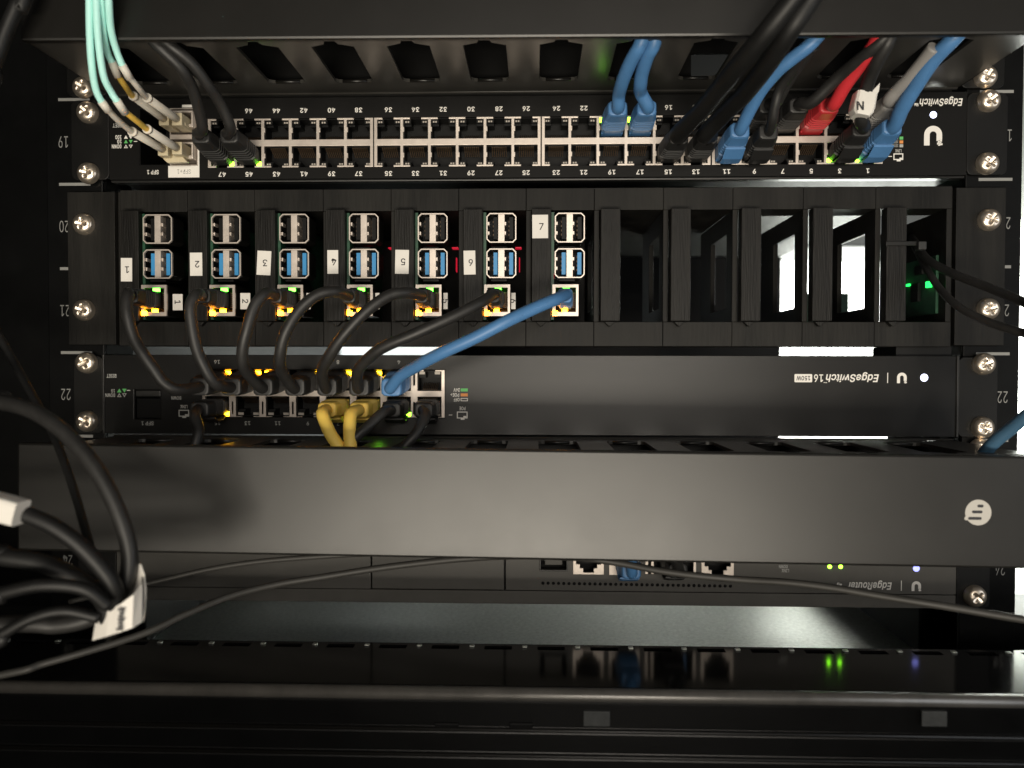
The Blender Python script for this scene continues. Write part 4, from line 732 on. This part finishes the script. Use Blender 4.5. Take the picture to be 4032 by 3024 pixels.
for i, (px, py, lb_) in enumerate(SCR):
    c = at(px, py, 5.0); d = 3.9 if 'printed' in lb_ else 2.8
    ob = bpy.data.objects.new('rack_screw', SM); sc.collection.objects.link(ob); ob.location = W(c[0], c[1], d); ob.rotation_euler = (0, rnd.uniform(0, 1.5), 0)
    tag(ob, 'nickel cross head screw in ' + lb_, 'screw', 'screws holding the gear to the rails'); ORG[ob.name] = c

# ------------------------------------------------------------------ cables
def boot(m, base, L, ori='h', w=11.4, h=8.6, tilt=(0, 0), mi=0, latch=None, ridges=5):
    X, Y, D = base; u, v = ((1, 0, 0), (0, 1, 0)) if ori == 'h' else ((0, 1, 0), (1, 0, 0)); secs = []
    def S(t, k, k2=None): secs.append(((X + tilt[0] * t, Y + tilt[1] * t, D + L * t), w / 2 * k, h / 2 * (k2 or k), u, v))
    S(0, .97); S(.26, 1.0)
    for i in range(ridges):
        t = .28 + .44 * i / ridges; q = .44 / ridges
        S(t, .83); S(t + q * .36, .83); S(t + q * .48, 1.0 - .012 * i); S(t + q * .95, .99 - .012 * i)
    S(.74, .92); S(.95, .80, .86); S(.99, .72, .78); S(1.0, .60, .66)
    m.loft(secs, mi)
    if latch:
        lx, ly = latch; ww = 4.9; hh = h / 2
        e = MB(); s2 = []
        for t, o in ((.02, .3), (.18, 2.2), (.42, 2.6), (.66, .5)):
            s2.append(((X + tilt[0] * t + lx * (hh + o), Y + tilt[1] * t + ly * (hh + o), D + L * t), ww, .55, u, v))
        m.loft(s2, mi, 12, 6)
    return (X + tilt[0], Y + tilt[1], D + L)
def pts(*ps): return [at(*p) for p in ps]
BL = 'black patch cable '
def patch(label, jm, bm_, ends, path, r, group=None, cat='cable', prints=()):
    """ends: (base, L, ori, tilt, latch) of each plug; the path runs from the first plug's tip to the second's, or away"""
    base = ends[0][0]; t = thing('patch_cable', label, cat, base, group); tips = []
    for e in ends:
        m = MB(); tips.append(boot(m, e[0], e[1], e[2], tilt=e[3], latch=e[4] if len(e) > 4 else None, w=e[5] if len(e) > 5 else 11.8, h=e[6] if len(e) > 6 else 8.8))
        m.build('plug_boot', bm_, t)
        m = MB(); X, Y, D = e[0]; a, b = (5.8, 3.9) if e[2] == 'h' else (3.9, 5.8); k_ = (e[5] if len(e) > 5 else 11.8) / 12.4; a *= k_; b *= k_; m.box(X - a, X + a, Y - b, Y + b, D - 9, D - .02); m.build('plug', 'dark' if bm_ == 'boot' else bm_, t)
    P0 = Vector(tips[0]); e = ends[0]; q = Vector((e[3][0], e[3][1], e[1])).normalized()
    full = [tuple(P0 - q * 3), tuple(P0 + q * 2)] + path
    if len(ends) > 1:
        P1 = Vector(tips[1]); e = ends[1]; q = Vector((e[3][0], e[3][1], e[1])).normalized(); full += [tuple(P1 + q * 2), tuple(P1 - q * 3)]
    MB().tube(full, r, 14, 8).build('jacket', jm, t)
    return t
GB = 'cables from the bays to the shorter switch'
loops = {
 1: ((505, 1158, 40), (500, 1225, 44), (526, 1330, 44), (564, 1395, 44), (603, 1450, 43), (645, 1507, 41), (700, 1535, 37)),
 2: ((775, 1158, 41), (750, 1205, 45), (757, 1290, 45), (775, 1375, 44), (800, 1435, 43), (834, 1495, 40), (862, 1518, 36)),
 3: ((1046, 1155, 41), (1003, 1205, 45), (972, 1300, 46), (955, 1380, 44), (958, 1440, 40), (985, 1482, 34)),
 4: ((1320, 1148, 41), (1250, 1162, 45), (1180, 1220, 47), (1125, 1310, 48), (1103, 1400, 45), (1108, 1460, 38)),
 5: ((1600, 1152, 41), (1530, 1165, 45), (1440, 1228, 48), (1350, 1325, 48), (1292, 1410, 44), (1268, 1465, 37)),
 6: ((1890, 1192, 42), (1800, 1240, 47), (1640, 1312, 50), (1505, 1370, 48), (1432, 1430, 42), (1408, 1470, 36)),
 7: ((2185, 1180, 42), (2120, 1207, 48), (2000, 1263, 54), (1870, 1330, 54), (1730, 1394, 50), (1640, 1442, 42), (1575, 1482, 34))}
for n in range(1, 8):
    X, Y = jack[n]; num = 18 - 2 * n; px, py = p16[num]
    lbl = {1: BL + 'looping from the first bay, leftmost of the row', 2: BL + 'looping from the second bay', 3: BL + 'looping from the third bay', 4: BL + 'arching from the fourth bay', 5: BL + 'arching from the fifth bay', 6: BL + 'running slanted from the sixth bay', 7: 'light blue patch cable slanting from the seventh bay to the shorter switch'}[n]
    patch(lbl, 'blue' if n == 7 else 'black', 'blue' if n == 7 else 'boot',
          [((X, Y, DP + .3), 20, 'v', (-1.0, -.5), None, 9.0, 7.8), ((px, py, FD), 22, 'h', (0, 3.0), None, 12.8, 10.4)], pts(*loops[n]), 2.9 if n == 7 else 2.75, GB)
GY = 'cables leaving the shorter switch towards the emblem cover'
for num, m, bm_, lbl, path, r in (
    (7, 'yellow', 'yellow', 'yellow patch cable, farther of the two from the blank front', ((1270, 1628, 38), (1284, 1671, 43), (1303, 1712, 45), (1330, 1751, 46), (1362, 1800, 46)), 3.0),
    (5, 'yellow', 'yellow', 'yellow patch cable with dark print, nearer the blank front', ((1384, 1628, 38), (1377, 1671, 44), (1377, 1712, 46), (1380, 1751, 47), (1385, 1800, 47)), 3.0),
    (3, 'black', 'boot', BL + 'slanting away beside the yellow pair', ((1510, 1622, 36), (1458, 1671, 42), (1408, 1716, 45), (1340, 1790, 46)), 2.5),
    (1, 'black', 'boot', BL + 'in the end port beside the blank front', ((1676, 1630, 36), (1660, 1671, 42), (1632, 1716, 45), (1600, 1751, 46), (1570, 1800, 46)), 2.5),
    (15, 'black', 'boot', BL + 'dropping from the far left lower port of the shorter switch', ((768, 1640, 36), (782, 1690, 40), (775, 1730, 42), (755, 1800, 44)), 2.6)):
    X, Y = p16[num]; patch(lbl, m, bm_, [((X, Y, FD), 22, 'h', (0, .6), (0, 1))], pts(*path), r, GY)
GT = 'cables from the long switch into the upper cable manager'
UP = [
 (20, 'blue', 'blue', 'blue patch cable, left of the close pair under the slots', (.4, -1.5), ((2437, 372, 33), (2447, 335, 40), (2460, 297, 46), (2487, 236, 54), (2519, 180, 60), (2545, 110, 62)), 3.15),
 (18, 'blue', 'blue', 'blue patch cable, right of the close pair under the slots', (0, -1.5), ((2523, 365, 33), (2522, 330, 41), (2529, 284, 47), (2550, 220, 55), (2572, 180, 59), (2590, 110, 62)), 3.15),
 (11, 'blue', 'blue', 'blue patch cable rising slanted beside the thick black cables', (.5, -5), ((2955, 430, 36), (3000, 352, 44), (3061, 280, 52), (3117, 233, 57), (3187, 178, 62), (3240, 120, 64)), 3.0),
 (1, 'blue', 'blue', 'blue patch cable in the end port beside the maker logo', (1.5, -6), ((3551, 429, 36), (3607, 336, 46), (3677, 233, 56), (3756, 150, 64), (3810, 90, 66)), 3.5),
 (2, 'grey', 'grey', 'grey patch cable partly behind the end blue one', (1, -3), ((3500, 395, 34), (3537, 352, 40), (3574, 315, 45), (3625, 255, 52), (3680, 185, 60)), 3.0),
 (3, 'black', 'boot', BL + 'wearing a white flag marked N', (1, -5), ((3392, 480, 38), (3397, 425, 43), (3410, 350, 45), (3445, 258, 55), (3490, 178, 62), (3520, 110, 64)), 3.1),
 (6, 'red', 'red', 'red patch cable, the only red one', (0, -2), ((3285, 410, 34), (3327, 338, 42), (3373, 275, 49), (3422, 208, 57), (3470, 130, 63)), 3.1),
 (8, 'black', 'boot', BL + 'rising just left of the red one', (0, -2), ((3200, 400, 34), (3303, 303, 44), (3443, 187, 60), (3500, 130, 64)), 2.9),
 (10, 'black', 'boot', BL + 'rising behind the slanted blue one', (0, -2), ((3056, 405, 34), (3074, 375, 38), (3105, 318, 44), (3155, 245, 52), (3205, 180, 60)), 2.6),
 (9, 'black', 'boot', BL + 'with ribbed boot right of the slanted blue plug', (0, -4), ((3042, 470, 34), (3052, 415, 38), (3072, 350, 42), (3120, 280, 50), (3160, 200, 60)), 2.4),
 (15, 'black_dim', 'boot', 'thick black cable crossing in front of the upper cover, left of two', (1, -2), ((2672, 525, 38), (2765, 432, 60), (2880, 292, 86), (3000, 150, 104), (3120, 0, 112), (3240, -160, 116), (3420, -600, 116), (3500, -1800, 100)), 4.0),
 (13, 'black_dim', 'boot', 'thick black cable crossing in front of the upper cover, right of two', (1, -2), ((2775, 530, 36), (2845, 455, 50), (2930, 370, 70), (3020, 255, 92), (3110, 120, 106), (3190, 0, 110), (3290, -160, 114), (3480, -600, 112), (3580, -1800, 96)), 4.0),
 (47, 'black', 'boot', BL + 'at the far end of the long switch beside the fibres', (-1, -4), ((797, 510, 34), (788, 452, 40), (758, 350, 50), (715, 272, 58), (640, 198, 63), (570, 130, 65)), 2.6),
 (45, 'black', 'boot', BL + 'second from the fibres on the long switch', (-1, -4), ((908, 505, 34), (872, 415, 42), (817, 332, 51), (757, 252, 58), (680, 188, 63), (610, 130, 65)), 2.6)]
for num, m, bm_, lbl, tilt, path, r in UP:
    X, Y = port_at[num]; k = -1 if num % 2 == 0 else 1
    t = patch(lbl, m, bm_, [((X, Y, FD), 24, 'h', tilt, (0, k) if num in (11, 1, 3, 9) else None)], pts(*path), r, GT)
    if num == 3:
        a, b = Vector(at(3405, 372, 43)), Vector(at(3385, 462, 43)); m_ = MB(); ax_ = (b - a).normalized(); v = Vector((0, 0, 1)); u = ax_.cross(v).normalized()
        m_.loft([(a, 4.6, 4.2, u, v), (a + ax_ * 6, 4.8, 4.4, u, v), (b - ax_ * 2, 4.6, 4.3, u, v), (b, 3.2, 4.1, u, v)], 0, 28, 6, False); fl = m_.build('flag_label', 'paper', t)
        A = at(3436, 352, 43); MB().add([(A[0] - 1.5, A[1] + 2, 45), (A[0] + 2.6, A[1] - 2.4, 44), (A[0] + 2.0, A[1] + 1.5, 44.4), (A[0] - 1.5, A[1] + 7, 45.2), (A[0] - 1.5, A[1] + 2, 45.5), (A[0] + 2.6, A[1] - 2.4, 44.5), (A[0] + 2.0, A[1] + 1.5, 44.9), (A[0] - 1.5, A[1] + 7, 45.7)], [(0, 1, 2, 3), (4, 5, 6, 7), (0, 1, 5, 4), (1, 2, 6, 5), (2, 3, 7, 6), (3, 0, 4, 7)]).build('flag_end', 'paper', t)
        c = at(3388, 416, 47.6); text('N', c, 3.6, 'ink', fl, 'flag_letter', bold=.02)
for (px, py), m, bm_, lbl in (((2466, 2215), 'blue', 'blue', 'blue patch cable in the router, mostly hidden by the emblem cover'), ((2640, 2212), 'black', 'boot', 'black patch cable in the router, mostly hidden by the emblem cover')):
    c = at(px, py, FD)
    patch(lbl, m, bm_, [(c, 22, 'h', (0, -1.0), (0, 1))], pts((px + 20, py - 30, 34), (px + 25, py - 120, 42), (px + 20, py - 260, 46)), 2.7, 'cables in the router')
# --- fibres and their transceivers
a, b, ya, yb = sfpw[1]
GF = 'fibre pairs in the long switch'
for k, (lbl, tl, st) in enumerate((
  ('aqua fibre pair with yellow and white sleeves, lower plug of the two', 'metal transceiver with a beige lever, lower of two beside its printed tag',
   [('ivory', (646, 591), (520, 518), ((463, 472, 56), (419, 426, 65)), ((403, 405, 67), (377, 350, 71), (361, 252, 76), (354, 137, 80), (352, 0, 84), (352, -140, 86), (352, -700, 88), (352, -1900, 80))),
    ('amber', (701, 586), (579, 508), ((530, 470, 55), (486, 435, 63)), ((463, 401, 67), (440, 366, 69), (408, 298, 74), (388, 160, 79), (379, 0, 84), (376, -140, 86), (376, -700, 88), (376, -1900, 80)))]),
  ('aqua fibre pair with yellow and white sleeves, upper plug of the two', 'metal transceiver in the upper cage beside the black cables',
   [('amber', (650, 472), (524, 378), ((490, 335, 55), (460, 290, 62)), ((444, 250, 65), (426, 213, 68), (408, 137, 75), (398, 0, 82), (395, -140, 84), (395, -700, 88), (395, -1900, 80))),
    ('ivory', (701, 472), (579, 385), ((545, 346, 55), (505, 298, 63)), ((484, 262, 66), (458, 197, 70), (437, 115, 76), (428, 0, 83), (424, -140, 85), (424, -700, 88), (424, -1900, 80)))]))):
    yc = (yb + (ya + yb) / 2 + 1.2) / 2 if k == 0 else (ya + (ya + yb) / 2 - 1.2) / 2; xc = (a + b) / 2
    tr = thing('transceiver', tl, 'transceiver', (xc, yc, 0), 'transceivers in the long switch')
    MB().sheet([(xc - 6.7, xc + 6.7, yc - 4.3, yc + 4.3)], [(xc - 5.8, xc - .5, yc - 3.2, yc + 2.6), (xc + .5, xc + 5.8, yc - 3.2, yc + 2.6)], -30, 6.5).build('body', 'tin', tr, bevel=.3)
    if k == 0: MB().poly([(xc - 7.5, yc + 3.2), (xc + 2, yc + 3.2), (xc + 5.2, yc + 7.0), (xc - 5.4, yc + 7.2), (xc - 7.6, yc + 5.2)], 6.8, 9.5).build('lever', 'beige', tr, bevel=.4)
    else: MB().box(xc - 5.5, xc + 5.0, yc + 3.4, yc + 5.0, 6.6, 11).build('lever', 'beige', tr, bevel=.3)
    fc = thing('fibre_cable', lbl, 'cable', (xc, yc, 8), GF)
    for j, (sm, p0, p1, sl_, aq) in enumerate(st):
        A, B = Vector(at(*p0, 13)), Vector(at(*p1, 43)); q = (B - A).normalized()
        MB().cbox((A.x, A.y, 8.5), (5.2, 6.4, 12)).build('connector', 'beige', fc, bevel=.4)
        m_ = MB(); m_.tube([tuple(A - q * 1), tuple(A + q * 8), tuple(B)], 1.95, 16, 1); m_.build('strain_relief', 'ivory', fc)
        MB().tube([tuple(B - q * 1.2), tuple(B + q * .3)], 2.2, 16, 1).build('relief_rim', 'ivory', fc)
        S1 = [Vector(at(*p)) for p in sl_]
        MB().tube([tuple(B - q * 2), tuple(B + q * 2)] + [tuple(v) for v in S1], 1.35, 12, 6).build('sleeve', sm, fc)
        A1 = [Vector(at(*p)) for p in aq]; q2 = (A1[0] - S1[-1]).normalized()
        MB().tube([tuple(S1[-1] - q2 * 1.5), tuple(A1[0] + q2 * .8)], 1.75, 12, 1).build('sleeve_clip', 'ivory', fc)
        MB().tube([tuple(S1[-1])] + [tuple(v) for v in A1], 1.5, 12, 8).build('strand', 'aqua', fc)
# --- loose cables
def loose(label, m, r, path, name='cable', taper=None, group=None):
    o = MB().tube(pts(*path), r, 14, 8, taper=taper).build(name, m); return tag(o, label, 'cable', group)
d2 = lambda *ps: [(x * 1.8228, y * 1.8228, d) for x, y, d in ps]
loose('thin black wire crossing in front of the router from side to side', 'wire', 1.5, d2((-1000, 1640, 130), (-60, 1470, 118), (100, 1432, 112), (300, 1372, 96), (400, 1327, 84), (500, 1287, 70), (600, 1262, 60), (700, 1246, 54), (800, 1230, 50), (900, 1217, 48), (1000, 1207, 47), (1120, 1201, 47), (1250, 1205, 48), (1335, 1216, 50), (1420, 1232, 54), (1500, 1243, 57), (1600, 1252, 60), (1700, 1258, 66), (1800, 1270, 72), (1900, 1287, 78), (2050, 1311, 86), (2280, 1349, 94), (2900, 1440, 110)), taper=1.6)
loose('short thin black wire slipping behind the emblem cover', 'wire', 1.2, d2((150, 1300, 60), (250, 1276, 58), (330, 1258, 55), (450, 1230, 52), (560, 1213, 50), (680, 1203, 48), (800, 1196, 46)))
loose('black cord from the last bay, upper of two running off to the right', 'black', 1.9, ((3590, 935, -30), (3611, 965, -12), (3653, 1022, 8), (3747, 1075, 27), (3887, 1130, 46), (4032, 1190, 66), (4200, 1262, 86), (5300, 1650, 120)), taper=2.2)
loose('black cord from the last bay, lower of two running off to the right', 'black', 1.7, ((3590, 950, -30), (3611, 989, -12), (3653, 1066, 10), (3700, 1137, 22), (3770, 1204, 36), (3887, 1266, 50), (4032, 1311, 64), (4200, 1350, 80), (5300, 1700, 110)), taper=2.0)
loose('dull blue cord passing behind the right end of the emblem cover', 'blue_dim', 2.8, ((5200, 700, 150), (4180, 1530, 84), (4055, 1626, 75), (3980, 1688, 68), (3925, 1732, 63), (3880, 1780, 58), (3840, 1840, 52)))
GL = 'loose black cables bunched at the left'
loose('big black cable arching across the left end of the emblem cover', 'black', 2.9, d2((-1000, 900, 125), (-80, 862, 118), (0, 868, 122), (70, 888, 126), (140, 935, 130), (205, 1010, 133), (255, 1105, 135), (280, 1195, 136), (268, 1265, 137), (220, 1322, 138), (130, 1350, 140), (-60, 1352, 142), (-1000, 1420, 145)), group=GL)
L2 = loose('black cable wearing a square white tape at the left edge', 'black_dim', 2.8, d2((-1000, 950, 150), (-90, 1068, 152), (0, 1098, 152), (60, 1113, 152), (125, 1143, 151), (190, 1195, 149), (245, 1265, 146), (250, 1330, 140)), group=GL)
loose('thick black cable below the square white tape, sagging to the flag', 'black_dim', 3.1, d2((-1000, 1230, 150), (-90, 1196, 146), (10, 1203, 146), (95, 1218, 145), (170, 1252, 144), (225, 1300, 142), (240, 1370, 138)), group=GL)
loose('black cable curving up through the bunch to the flag', 'black_dim', 2.2, d2((-1000, 1360, 155), (-90, 1300, 158), (0, 1282, 158), (90, 1264, 157), (180, 1272, 154), (235, 1310, 150)), group=GL)
loose('black cable low in the bunch, thinner and dim', 'black_dim', 1.9, d2((-1000, 1700, 150), (-90, 1420, 150), (0, 1372, 150), (70, 1335, 149), (140, 1320, 147), (215, 1335, 144)), group=GL)
loose('thin black cable dropping towards the bunch near the left side panel', 'black_dim', 1.6, d2((-500, 60, 60), (-60, 640, 70), (-10, 712, 74), (40, 800, 80), (80, 872, 88), (120, 950, 96), (160, 1060, 110), (200, 1200, 130)), group=GL)
loose('dim black cable in the upper left corner', 'black_dim', 3.0, d2((300, -900, 90), (70, -60, 84), (38, 10, 84), (12, 70, 84), (-14, 140, 84), (-60, 230, 84), (-500, 640, 90)), group=GL)
# wraps of label tape
m_ = MB(); A, B = Vector(at(-40, 1985, 155)), Vector(at(84, 2020, 155)); q = (B - A).normalized(); v = Vector((0, 0, 1)); u = q.cross(v).normalized()
m_.loft([(A, 4.0, 3.9, u, v), ((A + B) / 2, 4.15, 4.0, u, v), (B, 4.1, 3.9, u, v)], 0, 32, 7, False)
tag(m_.build('tape_label', 'paper'), 'square white tape wrapped round a black cable at the left edge', 'label')
def strip(top, bot, th, name, m):
    n = len(top); T = [Vector(at(*p)) for p in top]; Bq = [Vector(at(*p)) for p in bot]; vs = []
    for i in range(n):
        e = (T[min(i + 1, n - 1)] - T[max(i - 1, 0)]); nn = e.cross(Bq[i] - T[i]).normalized() * th
        vs += [tuple(T[i]), tuple(Bq[i]), tuple(Bq[i] + nn), tuple(T[i] + nn)]
    fs = [(0, 1, 2, 3), tuple(4 * (n - 1) + k for k in range(4))]
    for i in range(n - 1):
        for k in range(4): fs.append((4 * i + k, 4 * i + (k + 1) % 4, 4 * i + 4 + (k + 1) % 4, 4 * i + 4 + k))
    return MB().add(vs, fs, 0, False)
fl = thing('flag_label', 'long folded white flag hanging from the cable bunch at the lower left', 'label', at(470, 2440, 140))
strip([(383, 2424, 140), (430, 2402, 144), (480, 2375, 146), (525, 2340, 146), (556, 2300, 142), (556, 2268, 136)], [(366, 2522, 140), (420, 2506, 144), (470, 2490, 146), (520, 2472, 146), (556, 2450, 142), (566, 2420, 136)], .25, 'a', 0).build('front_fold', 'paper', fl)
strip([(535, 2212, 132), (556, 2222, 136), (570, 2262, 137), (577, 2318, 136)], [(520, 2330, 130), (552, 2350, 134), (574, 2400, 135), (566, 2450, 134)], .25, 'b', 0).build('back_fold', 'paper', fl)
for k in range(7):
    c = at(478 + 2.5 * (k % 2), 2400 + 13 * k, 147.2); MB().cbox((c[0] - .1 * k, c[1], 147.3), (1.6 if k % 3 else 2.4, .7, .1)).build('print_mark', 'ink', fl)
# zip tie on the last tab
zt = thing('zip_tie', 'small black zip tie holding the cords to the last sled tab', 'zip tie', (tabs[12][0] + 5, at(3530, 959, 10)[1], 10))
y = at(3530, 959, 10.6)[1]
MB().box(tabs[12][0] - .8, tabs[12][1] + 5, y - 1.1, y + 1.1, 10.45, 11.2).build('strap', 'duct', zt, bevel=.3)
c = at(3627, 968, 12); MB().cbox((c[0], c[1], 11.6), (4.0, 4.2, 4.2)).build('lock_head', 'boot', zt, bevel=.5)
